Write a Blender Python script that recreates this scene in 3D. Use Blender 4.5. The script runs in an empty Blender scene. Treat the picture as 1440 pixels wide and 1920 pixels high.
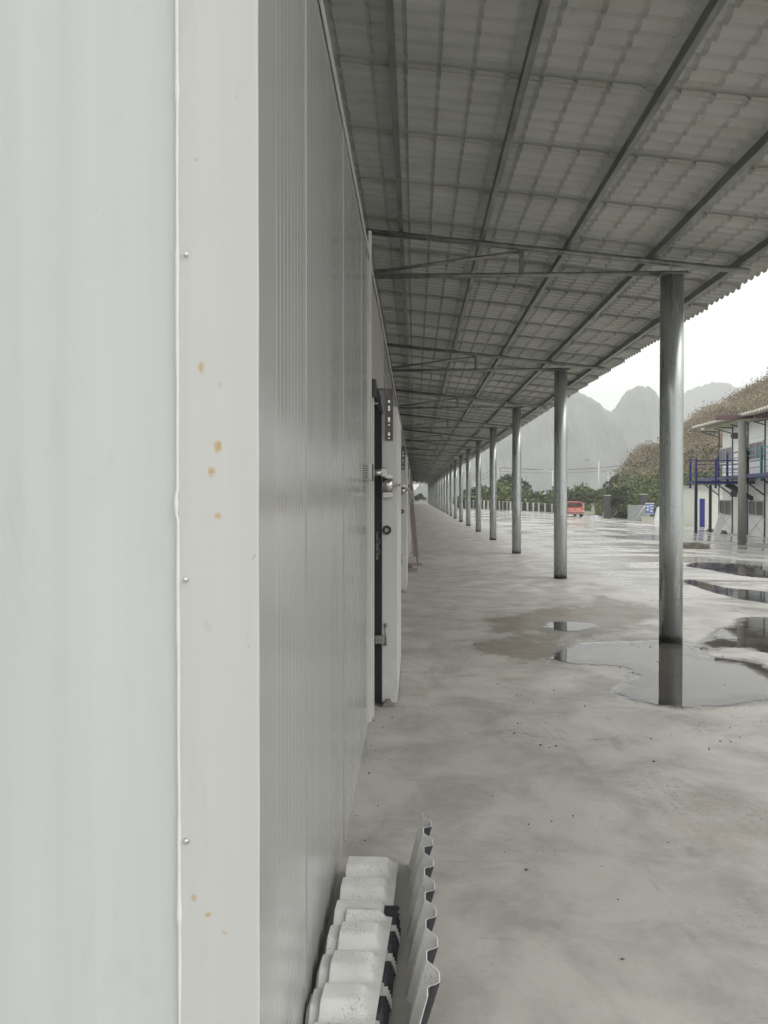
import bpy, bmesh, math, random
import numpy as np
from mathutils import Vector, Matrix
from mathutils.geometry import tessellate_polygon
random.seed(7); RNG = np.random.default_rng(7)
SC = bpy.context.scene; COL = SC.collection
PI = math.pi

# ------------------------------------------------------------------ camera
H = 1.5
YAW = math.atan(58/1440.0); PITCH = math.atan(15/1440.0)
cam = bpy.data.cameras.new('camera'); co = bpy.data.objects.new('camera', cam); COL.objects.link(co)
cam.sensor_fit = 'HORIZONTAL'; cam.sensor_width = 36; cam.lens = 36
cam.shift_y = -16/1440.0
cam.clip_start = 0.05; cam.clip_end = 6000
co.location = (0, 0, H)
co.rotation_euler = (PI/2-PITCH, 0, YAW)
SC.camera = co
# ------------------------------------------------------------------ world, sun, exposure
SUN_EL, SUN_AZ = math.radians(42), math.radians(112)   # azimuth measured clockwise from +Y
w = bpy.data.worlds.new('World'); SC.world = w; w.use_nodes = True
nt = w.node_tree; bg = nt.nodes['Background']
sky = nt.nodes.new('ShaderNodeTexSky'); sky.sky_type = 'NISHITA'; sky.sun_disc = False
sky.sun_elevation = SUN_EL; sky.sun_rotation = SUN_AZ; sky.dust_density = 4.0; sky.air_density = 1.0
hs = nt.nodes.new('ShaderNodeHueSaturation'); hs.inputs['Saturation'].default_value = 0.10
mxs = nt.nodes.new('ShaderNodeMix'); mxs.data_type = 'RGBA'; mxs.inputs['Factor'].default_value = 0.72
mxs.inputs['B'].default_value = (8.6, 8.7, 8.6, 1)      # even cloud cover
nt.links.new(sky.outputs[0], hs.inputs['Color']); nt.links.new(hs.outputs[0], mxs.inputs['A'])
nt.links.new(mxs.outputs['Result'], bg.inputs['Color']); bg.inputs['Strength'].default_value = 0.105
sl = bpy.data.lights.new('sun', 'SUN'); sl.energy = 0.75; sl.angle = math.radians(45); sl.color = (1, .97, .93)
so = bpy.data.objects.new('sun', sl); COL.objects.link(so)
sd = Vector((math.sin(SUN_AZ)*math.cos(SUN_EL), math.cos(SUN_AZ)*math.cos(SUN_EL), math.sin(SUN_EL)))
so.rotation_euler = sd.to_track_quat('Z', 'Y').to_euler(); so.location = (5, -5, 30)
SC.view_settings.view_transform = 'Standard'; SC.view_settings.look = 'None'
SC.view_settings.exposure = 0.88; SC.view_settings.gamma = 1
SC.cycles.volume_bounces = 2
SC.cycles.max_bounces = 10; SC.cycles.diffuse_bounces = 8

# ------------------------------------------------------------------ projection helpers (layout measured once, then real metres)
_R = co.rotation_euler.to_matrix()
def ray(px, py):
    return _R @ Vector(((px-720)/1440.0, -(py-944)/1440.0, -1.0))
def atY(px, py, Y):
    r = ray(px, py); t = Y/r.y
    return Vector((r.x*t, Y, H+r.z*t))
def atX(px, py, X):
    r = ray(px, py); t = X/r.x
    return Vector((X, r.y*t, H+r.z*t))
def atZ(px, py, z):
    r = ray(px, py); t = (z-H)/r.z
    return Vector((r.x*t, r.y*t, z))
def gz(x, y=0):
    return -min(max(.05*(x-7), 0), 1.2)
def gnd(px, py):
    p = atZ(px, py, 0)
    for _ in range(30): p = atZ(px, py, gz(p.x))
    return p

# ------------------------------------------------------------------ mesh builder
WL = {}
def loc_of(o): return WL.get(o.name, Vector((0,0,0))) if o else Vector((0,0,0))
class MB:
    def __init__(s): s.v = []; s.f = []; s.sm = []
    def add(s, vs, fs, smooth=False):
        n = len(s.v); s.v += [tuple(v) for v in vs]; s.f += [tuple(n+i for i in f) for f in fs]; s.sm += [smooth]*len(fs)
        return s
    def box(s, a, b, M=None):
        x0,y0,z0 = a; x1,y1,z1 = b
        if x0>x1: x0,x1=x1,x0
        if y0>y1: y0,y1=y1,y0
        if z0>z1: z0,z1=z1,z0
        vs = [Vector(p) for p in ((x0,y0,z0),(x1,y0,z0),(x1,y1,z0),(x0,y1,z0),(x0,y0,z1),(x1,y0,z1),(x1,y1,z1),(x0,y1,z1))]
        if M is not None: vs = [M@v for v in vs]
        return s.add(vs, [(0,3,2,1),(4,5,6,7),(0,1,5,4),(1,2,6,5),(2,3,7,6),(3,0,4,7)])
    def beam(s, p, q, wd, ht, up=Vector((0,0,1))):
        p=Vector(p); q=Vector(q); d=(q-p).normalized(); r=d.cross(up).normalized(); u=r.cross(d)
        vs=[]
        for c in (p,q):
            for a,b in ((-1,-1),(1,-1),(1,1),(-1,1)): vs.append(c+r*a*wd/2+u*b*ht/2)
        return s.add(vs, [(0,1,2,3),(7,6,5,4),(0,4,5,1),(1,5,6,2),(2,6,7,3),(3,7,4,0)])
    def tube(s, pts, r, n=10, cap=True):
        pts=[Vector(p) for p in pts]; rr = r if isinstance(r,(list,tuple)) else [r]*len(pts)
        vs=[]; prev=None
        for i,p in enumerate(pts):
            d=(pts[min(i+1,len(pts)-1)]-pts[max(i-1,0)]).normalized()
            ref=Vector((0,0,1)) if abs(d.z)<.9 else Vector((1,0,0))
            a=d.cross(ref).normalized() if prev is None else (prev-d*prev.dot(d)).normalized()
            prev=a; b=d.cross(a)
            for k in range(n):
                t=2*PI*k/n; vs.append(p+(a*math.cos(t)+b*math.sin(t))*rr[i])
        fs=[]
        for i in range(len(pts)-1):
            for k in range(n): fs.append((i*n+k,i*n+(k+1)%n,(i+1)*n+(k+1)%n,(i+1)*n+k))
        s.add(vs,fs,True)
        if cap:
            m=len(s.v)-len(vs)
            s.f.append(tuple(m+k for k in range(n))[::-1]); s.sm.append(False)
            s.f.append(tuple(m+(len(pts)-1)*n+k for k in range(n))); s.sm.append(False)
        return s
    def prism(s, poly, vec):
        n=len(poly); vec=Vector(vec); a=[Vector(p) for p in poly]; b=[p+vec for p in a]
        fs=[tuple(range(n))[::-1], tuple(range(n,2*n))]+[(i,(i+1)%n,n+(i+1)%n,n+i) for i in range(n)]
        return s.add(a+b,fs)
    def sphere(s, c, r, n=12, m=8, sc=(1,1,1)):
        vs=[];fs=[]
        for j in range(m+1):
            for i in range(n):
                t=PI*j/m; p=2*PI*i/n
                vs.append((c[0]+r*sc[0]*math.sin(t)*math.cos(p), c[1]+r*sc[1]*math.sin(t)*math.sin(p), c[2]+r*sc[2]*math.cos(t)))
        for j in range(m):
            for i in range(n): fs.append((j*n+i,(j+1)*n+i,(j+1)*n+(i+1)%n,j*n+(i+1)%n))
        return s.add(vs,fs,True)
    def build(s, name, m, parent=None, org=None, bevel=0):
        pl = loc_of(parent); org = Vector(org) if org is not None else pl.copy()
        me = bpy.data.meshes.new(name)
        me.from_pydata([(a-org.x,b-org.y,c-org.z) for a,b,c in s.v], [], s.f)
        me.polygons.foreach_set('use_smooth', s.sm)
        me.materials.append(m); me.update()
        bm = bmesh.new(); bm.from_mesh(me); bmesh.ops.recalc_face_normals(bm, faces=bm.faces)
        if bevel:
            bmesh.ops.bevel(bm, geom=[e for e in bm.edges if len(e.link_faces)==2 and e.calc_face_angle(0)>.6], offset=bevel, segments=2, affect='EDGES', clamp_overlap=True)
        bm.to_mesh(me); bm.free()
        o = bpy.data.objects.new(name, me); COL.objects.link(o)
        WL[o.name] = org; o.location = org-pl
        if parent: o.parent = parent
        return o
def npmesh(name, V, F, m, parent=None, smooth=False, org=None):
    pl = loc_of(parent); org = Vector(org) if org is not None else pl.copy()
    me = bpy.data.meshes.new(name); V=np.asarray(V,dtype=np.float32)-np.array(org,dtype=np.float32); F=np.asarray(F,dtype=np.int32)
    me.vertices.add(len(V)); me.vertices.foreach_set('co', V.ravel())
    k=F.shape[1]; me.loops.add(F.size); me.loops.foreach_set('vertex_index', F.ravel())
    me.polygons.add(len(F)); me.polygons.foreach_set('loop_start', np.arange(0,F.size,k,dtype=np.int32))
    me.update(calc_edges=True); me.validate()
    me.polygons.foreach_set('use_smooth', [smooth]*len(me.polygons))
    me.materials.append(m)
    o=bpy.data.objects.new(name,me); COL.objects.link(o); WL[o.name]=org; o.location=org-pl
    if parent: o.parent=parent
    return o
def grid_faces(nx, ny):   # index = j*nx+i
    i,j=np.meshgrid(np.arange(nx-1),np.arange(ny-1)); a=(j*nx+i).ravel()
    return np.stack([a,a+1,a+nx+1,a+nx],1)
def tag(o, label=None, cat=None, group=None, kind=None):
    if label: o['label']=label
    if cat: o['category']=cat
    if group: o['group']=group
    if kind: o['kind']=kind
    return o
def thing(name, loc, label, cat, group=None):
    o=bpy.data.objects.new(name,None); COL.objects.link(o); o.location=loc; o.empty_display_size=.1
    WL[o.name]=Vector(loc); return tag(o,label,cat,group)
def dup(o, off=(0,0,0), parent=None):
    c=o.copy(); COL.objects.link(c); c.parent=parent if parent else o.parent
    c.location=o.location+Vector(off); WL[c.name]=loc_of(o)+Vector(off)
    for ch in [x for x in bpy.data.objects if x.parent==o]: dup(ch,(0,0,0),c)
    return c

# ------------------------------------------------------------------ materials
class NT:
    def __init__(s, name):
        s.m=bpy.data.materials.new(name); s.m.use_nodes=True; s.t=s.m.node_tree; s.b=s.t.nodes['Principled BSDF']
        s.tc=s.t.nodes.new('ShaderNodeTexCoord'); s.geo=s.t.nodes.new('ShaderNodeNewGeometry')
    def n(s,t,**kw):
        x=s.t.nodes.new(t)
        for k,v in kw.items(): setattr(x,k,v)
        return x
    def put(s,sock,v):
        if hasattr(v,'is_output') or isinstance(v,bpy.types.NodeSocket): s.t.links.new(v,sock)
        else: sock.default_value=v
    def pos(s,scale=(1,1,1)):
        mp=s.n('ShaderNodeMapping'); s.t.links.new(s.geo.outputs['Position'],mp.inputs[0]); mp.inputs['Scale'].default_value=scale
        return mp.outputs[0]
    def noise(s,vec,scale,detail=4,rough=.55,dist=0,out='Fac'):
        x=s.n('ShaderNodeTexNoise'); s.t.links.new(vec,x.inputs['Vector']); x.inputs['Scale'].default_value=scale
        x.inputs['Detail'].default_value=detail; x.inputs['Roughness'].default_value=rough; x.inputs['Distortion'].default_value=dist
        return x.outputs[out]
    def ramp(s,fac,stops):
        x=s.n('ShaderNodeValToRGB'); s.t.links.new(fac,x.inputs[0]); e=x.color_ramp.elements
        while len(e)<len(stops): e.new(.5)
        for k,(p,c) in enumerate(stops):
            e[k].position=p; e[k].color=(c,c,c,1) if isinstance(c,(int,float)) else (*c,1)
        return x.outputs[0]
    def mix(s,f,a,b,mode='MIX'):
        x=s.n('ShaderNodeMix',data_type='RGBA',blend_type=mode); s.put(x.inputs['Factor'],f)
        for k,v in (('A',a),('B',b)):
            if isinstance(v,tuple) and len(v)==3: v=(*v,1)
            if isinstance(v,(int,float)): v=(v,v,v,1)
            s.put(x.inputs[k],v)
        return x.outputs['Result']
    def math(s,op,a,b=0,c=0,clamp=False):
        x=s.n('ShaderNodeMath',operation=op); x.use_clamp=clamp
        s.put(x.inputs[0],a); s.put(x.inputs[1],b); s.put(x.inputs[2],c); return x.outputs[0]
    def map(s,v,a,b,c,d):
        x=s.n('ShaderNodeMapRange'); x.inputs[1].default_value=a; x.inputs[2].default_value=b; x.inputs[3].default_value=c; x.inputs[4].default_value=d
        s.put(x.inputs[0],v); return x.outputs[0]
    def set(s,base=None,rough=None,metal=None,spec=None,bump=None,bd=.01,bs=.5):
        b=s.b.inputs
        if base is not None: s.put(b['Base Color'],(*base,1) if isinstance(base,tuple) and len(base)==3 else base)
        if rough is not None: s.put(b['Roughness'],rough)
        if metal is not None: s.put(b['Metallic'],metal)
        if spec is not None: s.put(b['Specular IOR Level'],spec)
        if bump is not None:
            x=s.n('ShaderNodeBump'); x.inputs['Strength'].default_value=bs; x.inputs['Distance'].default_value=bd
            s.t.links.new(bump,x.inputs['Height']); s.t.links.new(x.outputs[0],b['Normal'])
        return s.m
def simple(name,col,rough=.6,metal=0,var=.15,sc=6,bump=0,spec=.5,stretch=(1,1,1)):
    t=NT(name); p=t.pos(stretch); f=t.noise(p,sc,5)
    c=t.mix(t.map(f,.3,.7,0,1),tuple(x*(1-var) for x in col),tuple(min(1,x*(1+var)) for x in col))
    r=t.map(t.noise(p,sc*2.3,3),.3,.7,max(0,rough-.08),min(1,rough+.08))
    return t.set(c,r,metal,spec,*( (t.noise(p,sc*8,4),) if bump else (None,) ), bd=bump or .01)
def panel_mat(name,col,rough,stains=None,scr=True,grime=0.0,wavy=.002,st=(14,14,.35)):
    t=NT(name); p=t.pos(); pv=t.pos(st)
    f=t.noise(pv,1.0,5); c=t.mix(t.map(f,.35,.65,0,1),tuple(x*.955 for x in col),tuple(x*1.03 for x in col))
    c=t.mix(t.map(t.noise(p,1.3,3),.35,.7,0,.35),c,tuple(x*.93 for x in col))
    if grime:   # splash dirt kept near the floor
        sep=t.n('ShaderNodeSeparateXYZ'); t.t.links.new(t.geo.outputs['Position'],sep.inputs[0])
        lo=t.map(sep.outputs[2],0,.5,1,0); g=t.math('MULTIPLY',lo,t.map(t.noise(p,9,6,.7),.4,.75,0,grime),clamp=True)
        c=t.mix(g,c,(.25,.22,.17))
    if scr:     # short dark scuffs
        s1=t.noise(t.pos((30,30,9)),1.6,2,.5,1.5); m=t.map(s1,.745,.775,0,.55)
        m=t.math('MULTIPLY',m,t.map(t.noise(p,2.2,2),.5,.6,0,1)); c=t.mix(m,c,(.2,.2,.19))
    if stains:
        nz=t.noise(p,60,6,.8,.5,'Color')
        dv=t.n('ShaderNodeVectorMath',operation='MULTIPLY_ADD'); t.t.links.new(nz,dv.inputs[0]); dv.inputs[1].default_value=(.026,.026,.026); t.t.links.new(t.geo.outputs['Position'],dv.inputs[2])
        for (x,z,rx,rz,st) in stains:
            mp=t.n('ShaderNodeVectorMath',operation='SUBTRACT'); t.t.links.new(dv.outputs[0],mp.inputs[0]); mp.inputs[1].default_value=(x+.013,0,z+.013)
            sc=t.n('ShaderNodeVectorMath',operation='MULTIPLY'); t.t.links.new(mp.outputs[0],sc.inputs[0]); sc.inputs[1].default_value=(1/rx,0,1/rz)
            ln=t.n('ShaderNodeVectorMath',operation='LENGTH'); t.t.links.new(sc.outputs[0],ln.inputs[0])
            m=t.math('MULTIPLY',t.map(ln.outputs['Value'],.45,1.15,1,0),st); c=t.mix(m,c,(.46,.32,.12))
    c=t.mix(t.math('MULTIPLY',t.map(t.noise(t.pos((5,5,1.6)),1.4,7,.75,1.0),.56,.75,0,.22),t.map(t.noise(p,.8,2),.4,.6,.2,1)),c,(.30,.30,.28))
    r=t.map(t.noise(pv,1.7,4),.3,.7,rough-.05,rough+.07)
    h=t.noise(t.pos((3,3,.6)),1.5,3)
    return t.set(c,r,0,.5,h,bd=wavy,bs=.6)
def stainpos(px,py): p=atY(px,py,1.47); return p.x,p.z
STN=[(*stainpos(377,688),.007,.013,.75),(*stainpos(408,837),.008,.013,.85),(*stainpos(395,884),.007,.011,.8),(*stainpos(408,968),.009,.006,.7),
     (*stainpos(411,720),.005,.006,.4),(*stainpos(326,684),.004,.008,.5),(*stainpos(363,1685),.008,.008,.6),(*stainpos(389,1718),.007,.006,.75),
     (*stainpos(420,1751),.006,.005,.5),(*stainpos(388,1175),.008,.011,.18),(*stainpos(367,296),.005,.005,.5)]
M={}
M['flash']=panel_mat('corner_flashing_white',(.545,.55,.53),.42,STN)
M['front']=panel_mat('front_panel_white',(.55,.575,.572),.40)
M['side']=panel_mat('side_panel_shaded_white',(.385,.39,.38),.15,grime=.0,wavy=.0010,st=(3,3,.06))  # white coating like the front, darkened so the colour carries the side's shade
M['trim']=simple('trim_white',(.62,.62,.58),.35,var=.05)
M['door']=panel_mat('door_panel_white',(.60,.61,.57),.35,grime=.5)
M['header']=simple('header_pinkish',(.38,.355,.345),.5,var=.1,stretch=(8,8,.4))
M['bead']=simple('sealant_white',(.70,.70,.685),.4,var=.03,sc=30,bump=.002)
M['rubber']=simple('black_rubber',(.012,.012,.014),.5)
M['chrome']=simple('chrome_latch',(.50,.49,.46),.22,1,.1)
M['steel']=simple('worn_steel',(.33,.32,.31),.38,.9,.2,20)
M['zinc']=simple('zinc_screw',(.6,.6,.6),.3,1)
M['bracket']=simple('dark_bracket',(.15,.13,.125),.45,.6,.2,20)
M['plastic']=simple('pale_plastic',(.5,.49,.46),.45)
M['black']=simple('black_plastic',(.02,.02,.02),.35)
M['blue_dark']=simple('dark_blue_track',(.03,.035,.06),.4,.3)
def galv(name,c0,c1,metal,rough):
    t=NT(name); pv=t.pos((9,9,.7)); p=t.pos()
    f=t.noise(pv,1.6,6,.6); c=t.mix(t.map(f,.3,.7,0,1),c0,c1)
    vor=t.n('ShaderNodeTexVoronoi'); t.t.links.new(t.pos((1,1,.6)),vor.inputs['Vector']); vor.inputs['Scale'].default_value=55
    c=t.mix(t.math('MULTIPLY',vor.outputs['Distance'],.22),c,(.5,.52,.52))
    # scuffed bands and grit; damp ring at the foot
    c=t.mix(t.map(t.noise(t.pos((6,6,22)),2,4,.7),.6,.72,0,.4),c,tuple(x*.55 for x in c0))
    c=t.mix(t.map(t.noise(p,60,3,.6),.66,.72,0,.5),c,(.06,.06,.05))
    sep=t.n('ShaderNodeSeparateXYZ'); t.t.links.new(t.geo.outputs['Position'],sep.inputs[0])
    hgt=t.math('ADD',sep.outputs[2],t.math('MULTIPLY',t.noise(t.pos((4,4,1)),3,4,.7),.12))
    c=t.mix(t.map(hgt,.10,.15,.85,0),c,(.05,.052,.035))
    r=t.map(f,.3,.7,rough-.1,rough+.12)
    return t.set(c,r,metal,.5,t.noise(pv,3,3),bd=.0015,bs=.5)
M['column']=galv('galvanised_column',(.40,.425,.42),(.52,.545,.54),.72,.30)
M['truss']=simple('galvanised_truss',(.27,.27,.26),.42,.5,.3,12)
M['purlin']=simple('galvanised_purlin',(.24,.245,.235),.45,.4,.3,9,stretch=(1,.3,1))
def roof_mat():
    t=NT('resin_tile_sheet'); p=t.pos(); f=t.noise(p,1.1,4); c=t.mix(t.map(f,.35,.65,0,1),(.385,.39,.36),(.51,.51,.48))
    c=t.mix(t.map(t.noise(t.pos((3,1.04,1)),2.2,4,.6),.58,.75,0,.45),c,(.40,.36,.22))
    c=t.mix(t.map(t.noise(p,7,6,.7),.62,.8,0,.6),c,(.22,.20,.17))
    c=t.mix(t.map(t.geo.outputs['Random Per Island'],0,1,0,.34),c,(.25,.245,.22))
    t.set(c,.62,0,.35); tl_=t.n('ShaderNodeBsdfTranslucent'); tl_.inputs[0].default_value=(.42,.43,.41,1); m=t.n('ShaderNodeMixShader'); m.inputs[0].default_value=.04
    t.t.links.new(t.b.outputs[0],m.inputs[1]); t.t.links.new(tl_.outputs[0],m.inputs[2]); t.t.links.new(m.outputs[0],t.t.nodes['Material Output'].inputs[0]); return t.m
M['roof']=roof_mat()
def tile_mat():
    t=NT('white_resin_tile'); p=t.pos(); c=t.mix(t.map(t.noise(p,9,4),.35,.65,0,1),(.58,.575,.56),(.68,.68,.66))
    # grit collected in patches
    m=t.math('MULTIPLY',t.map(t.noise(p,190,3,.6),.55,.68,0,.8),t.map(t.noise(t.pos((1,2.4,1)),7,4,.6),.47,.60,0,1))
    c=t.mix(m,c,(.17,.155,.12))
    c=t.mix(t.map(t.noise(p,26,5,.7),.60,.72,0,.3),c,(.38,.36,.31))
    return t.set(c,.5,0,.4,t.noise(p,120,3),bd=.0006)
M['tile']=tile_mat()
M['tile_edge']=simple('dark_tile_edge',(.026,.026,.034),.55,var=.5,sc=60)
# ---- concrete
def concrete(name='yard_concrete'):
    t=NT(name); p=t.pos(); sep=t.n('ShaderNodeSeparateXYZ'); t.t.links.new(t.geo.outputs['Position'],sep.inputs[0])
    x,y=sep.outputs[0],sep.outputs[1]
    n1=t.noise(p,.45,6,.6,.4); n2=t.noise(p,2.1,7,.62,.5); n3=t.noise(p,14,5,.6); n4=t.noise(p,95,3,.6)
    c=t.mix(t.map(n1,.35,.65,0,1),(.40,.382,.352),(.53,.51,.475))
    c=t.mix(t.map(n2,.42,.62,0,.75),c,(.29,.275,.25))
    c=t.mix(t.map(t.noise(p,.9,5,.6,.8),.56,.72,0,.38),c,(.42,.37,.335))      # pinkish washed areas
    c=t.mix(t.map(t.noise(t.pos((1.6,.5,1)),1.3,6,.7,1.2),.57,.66,0,.38),c,(.20,.195,.18))
    c=t.mix(t.map(n3,.5,.72,0,.35),c,(.50,.49,.46))
    c=t.mix(t.map(n4,.62,.7,0,.4),c,(.16,.15,.13))
    vor=t.n('ShaderNodeTexVoronoi'); t.t.links.new(p,vor.inputs['Vector']); vor.inputs['Scale'].default_value=4.5
    speck=t.math('MULTIPLY',t.map(vor.outputs['Distance'],.018,.035,1,0),t.map(n2,.45,.6,0,1)); c=t.mix(t.math('MULTIPLY',speck,.75),c,(.07,.065,.06))
    # hairline cracks, trowel scuffs, rough pitted zones
    cr=t.n('ShaderNodeTexVoronoi',feature='DISTANCE_TO_EDGE'); wv=t.n('ShaderNodeVectorMath',operation='MULTIPLY_ADD'); t.t.links.new(t.noise(p,1.5,5,.6,0,'Color'),wv.inputs[0]); wv.inputs[1].default_value=(.9,.9,0); t.t.links.new(t.geo.outputs['Position'],wv.inputs[2])
    t.t.links.new(wv.outputs[0],cr.inputs['Vector']); cr.inputs['Scale'].default_value=.33
    c=t.mix(t.math('MULTIPLY',t.map(cr.outputs['Distance'],.0008,.0028,.55,0),t.map(n2,.42,.56,0,1)),c,(.12,.115,.10))
    pit=t.math('MULTIPLY',t.map(t.noise(p,42,5,.75),.56,.66,0,1),t.map(t.noise(t.pos((1,.8,1)),1.05,5,.65,.5),.52,.64,0,1)); c=t.mix(t.math('MULTIPLY',pit,.85),c,(.13,.12,.10))
    sc_=t.math('MULTIPLY',t.map(t.noise(t.pos((2.2,14,1)),1.3,4,.6,1.8),.60,.70,0,1),t.map(n1,.45,.6,0,1)); c=t.mix(t.math('MULTIPLY',sc_,.35),c,(.20,.195,.18))
    at=t.n('ShaderNodeAttribute',attribute_name='wet'); at2=t.n('ShaderNodeAttribute',attribute_name='damp')
    nz=t.math('SUBTRACT',t.noise(p,7,6,.65),.5)
    wet=t.map(t.math('ADD',at.outputs['Fac'],t.math('MULTIPLY',nz,.9)),.35,.62,0,1)
    damp=t.map(t.math('ADD',at2.outputs['Fac'],t.math('MULTIPLY',t.math('SUBTRACT',t.noise(t.pos((1,.6,1)),2.0,9,.74,1.0),.5),3.4)),.18,.60,0,1)
    damp=t.math('MULTIPLY',damp,t.map(t.noise(p,55,4,.7),.3,.6,.55,1)); damp=t.math('MULTIPLY',damp,t.map(at2.outputs['Fac'],0,.15,0,1))
    # open yard: rain film in patches, bone dry under the roof
    edge=t.map(t.math('ADD',x,t.math('MULTIPLY',t.math('SUBTRACT',t.noise(p,.5,4),.5),3.0)),2.6,4.0,0,1)
    far=t.map(y,9,15,0,1)
    film=t.map(t.noise(t.pos((.28,.5,1)),1,6,.6,.9),.42,.52,0,1)
    filmm=t.math('MULTIPLY',edge,film); filmm=t.math('MULTIPLY',filmm,t.map(y,7,12,.5,1))
    pale=t.math('MULTIPLY',edge,t.map(y,8,13,.35,1))
    c=t.mix(t.math('MULTIPLY',pale,.6),c,(.56,.55,.51))
    c=t.mix(t.math('MULTIPLY',edge,t.map(t.noise(t.pos((.35,.9,1)),1,6,.65,1.2),.50,.60,0,.72)),c,(.22,.22,.195))
    c=t.mix(t.math('MULTIPLY',filmm,.10),c,(.2,.2,.18))
    c=t.mix(t.math('MULTIPLY',damp,.85),c,(.15,.122,.085))
    c=t.mix(t.math('MULTIPLY',wet,.78),c,(.11,.098,.078))
    at3=t.n('ShaderNodeAttribute',attribute_name='silt'); c=t.mix(t.math('MULTIPLY',t.map(at3.outputs['Fac'],.1,.8,0,1),t.map(n1,.3,.6,.75,1)),c,(.74,.71,.67))
    r=t.mix(wet,t.map(n2,.3,.7,.36,.62),.22); r=t.mix(t.math('MULTIPLY',damp,.7),r,.4)
    r=t.mix(filmm,r,.12)
    h=t.math('SUBTRACT',t.math('ADD',t.math('MULTIPLY',n4,.25),n3),t.math('MULTIPLY',pit,.5)); h=t.math('MULTIPLY',h,t.math('SUBTRACT',1,t.math('MULTIPLY',filmm,.9)))
    return t.set(c,r,0,.5,h,bd=.004,bs=.5)
M['concrete']=concrete()
def water():
    t=NT('puddle_water'); n=t.t; out=n.nodes['Material Output']
    tr=t.n('ShaderNodeBsdfTransparent'); tr.inputs[0].default_value=(.97,.95,.93,1)
    gl=t.n('ShaderNodeBsdfGlossy'); gl.inputs['Roughness'].default_value=.015
    fr=t.n('ShaderNodeFresnel'); fr.inputs['IOR'].default_value=1.9
    mx=t.n('ShaderNodeMixShader'); n.links.new(fr.outputs[0],mx.inputs[0]); n.links.new(tr.outputs[0],mx.inputs[1]); n.links.new(gl.outputs[0],mx.inputs[2])
    b=t.n('ShaderNodeBump'); b.inputs['Strength'].default_value=.12; b.inputs['Distance'].default_value=.002
    n.links.new(t.noise(t.pos(),9,3),b.inputs['Height']); n.links.new(b.outputs[0],gl.inputs['Normal'])
    at=t.n('ShaderNodeAttribute',attribute_name='sd'); p=t.pos()
    v=t.math('ADD',at.outputs['Fac'],t.math('MULTIPLY',t.math('SUBTRACT',t.noise(p,4.0,6,.7),.5),.40))
    v=t.math('ADD',v,t.math('MULTIPLY',t.math('SUBTRACT',t.noise(p,42,4,.7),.5),.16))
    msk=t.map(v,-.012,.03,0,1); t2=t.n('ShaderNodeBsdfTransparent'); m2=t.n('ShaderNodeMixShader')
    n.links.new(msk,m2.inputs[0]); n.links.new(t2.outputs[0],m2.inputs[1]); n.links.new(mx.outputs[0],m2.inputs[2])
    n.links.new(m2.outputs[0],out.inputs[0]); return t.m
M['water']=water()
def leafmat(name,stops,rough=.6):
    t=NT(name); c=t.ramp(t.geo.outputs['Random Per Island'],stops)
    c=t.mix(t.map(t.noise(t.pos(),.25,4),.35,.65,0,.55),c,stops[0][1])
    c=t.mix(t.map(t.noise(t.pos(),.11,3),.5,.68,0,.4),c,tuple(min(1,x*1.15) for x in stops[-1][1]))
    m=t.set(c,rough,0,.3); return m
M['leaf_green']=leafmat('leaf_green',[(0,(.05,.075,.028)),(.5,(.11,.15,.05)),(1,(.20,.23,.085))])
M['leaf_dark']=leafmat('leaf_dark',[(0,(.028,.045,.022)),(.5,(.06,.085,.038)),(1,(.12,.14,.07))])
M['leaf_brown']=leafmat('leaf_brown',[(0,(.15,.125,.075)),(.35,(.33,.25,.15)),(.6,(.25,.23,.11)),(.85,(.43,.34,.22)),(1,(.54,.46,.33))])
M['leaf_pink']=leafmat('leaf_pink',[(0,(.16,.12,.09)),(.5,(.30,.22,.16)),(.8,(.17,.17,.09)),(1,(.48,.42,.34))])
M['bark']=simple('bark',(.09,.07,.055),.9,var=.3)
M['earth']=simple('earth_ground',(.11,.115,.07),.9,var=.35,sc=.4)
M['hill']=simple('hill_soil',(.22,.17,.10),.95,var=.35,sc=.35)
M['mountain']=simple('karst_scrub',(.07,.08,.065),.95,var=.75,sc=.035)
M['mountain2']=M['mountain']
M['white_panel']=simple('house_panel_white',(.80,.81,.79),.45,var=.05,sc=.8)
M['cream_panel']=simple('annex_panel_cream',(.70,.71,.64),.5,var=.06)
M['navy']=simple('navy_paint',(.025,.03,.14),.4)
M['navy_post']=simple('dark_blue_steel',(.028,.03,.045),.45)
M['teal']=simple('teal_paint',(.04,.19,.24),.4)
M['blue']=simple('blue_paint',(.03,.035,.17),.4)
M['door_blue']=simple('door_blue_paint',(.02,.025,.22),.4)
def glassm():
    t=NT('window_glass'); c=t.mix(t.map(t.noise(t.pos((1,1,.2)),1.1,3),.4,.6,0,1),(.018,.02,.022),(.075,.07,.06)); return t.set(c,.3,0,.35)
M['glass']=glassm()
M['frame']=simple('window_frame',(.55,.56,.56),.35,.3)
M['house_roof']=simple('house_roof_sheet',(.46,.44,.38),.7,var=.2,sc=2)
M['eave']=simple('eave_maroon',(.13,.075,.085),.6)
M['eave_y']=simple('eave_soffit_pale',(.52,.52,.38),.6)
M['ccol']=simple('round_concrete_grey',(.27,.265,.25),.6,.1,.12,3,stretch=(4,4,.5))
M['red']=simple('truck_red',(.50,.11,.085),.35,var=.06)
M['redpale']=simple('lettering_pale_red',(.75,.50,.45),.5)
M['tyre']=simple('tyre',(.02,.02,.02),.8)
M['granite']=simple('gate_pillar_dark',(.055,.058,.06),.4,var=.3,sc=8)
M['cap']=simple('pale_stone',(.50,.48,.42),.8)
M['fencepost']=simple('whitewashed_post',(.46,.455,.41),.8,var=.15,sc=2)
M['fenceinf']=simple('fence_dark_bars',(.045,.05,.045),.7)
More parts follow.
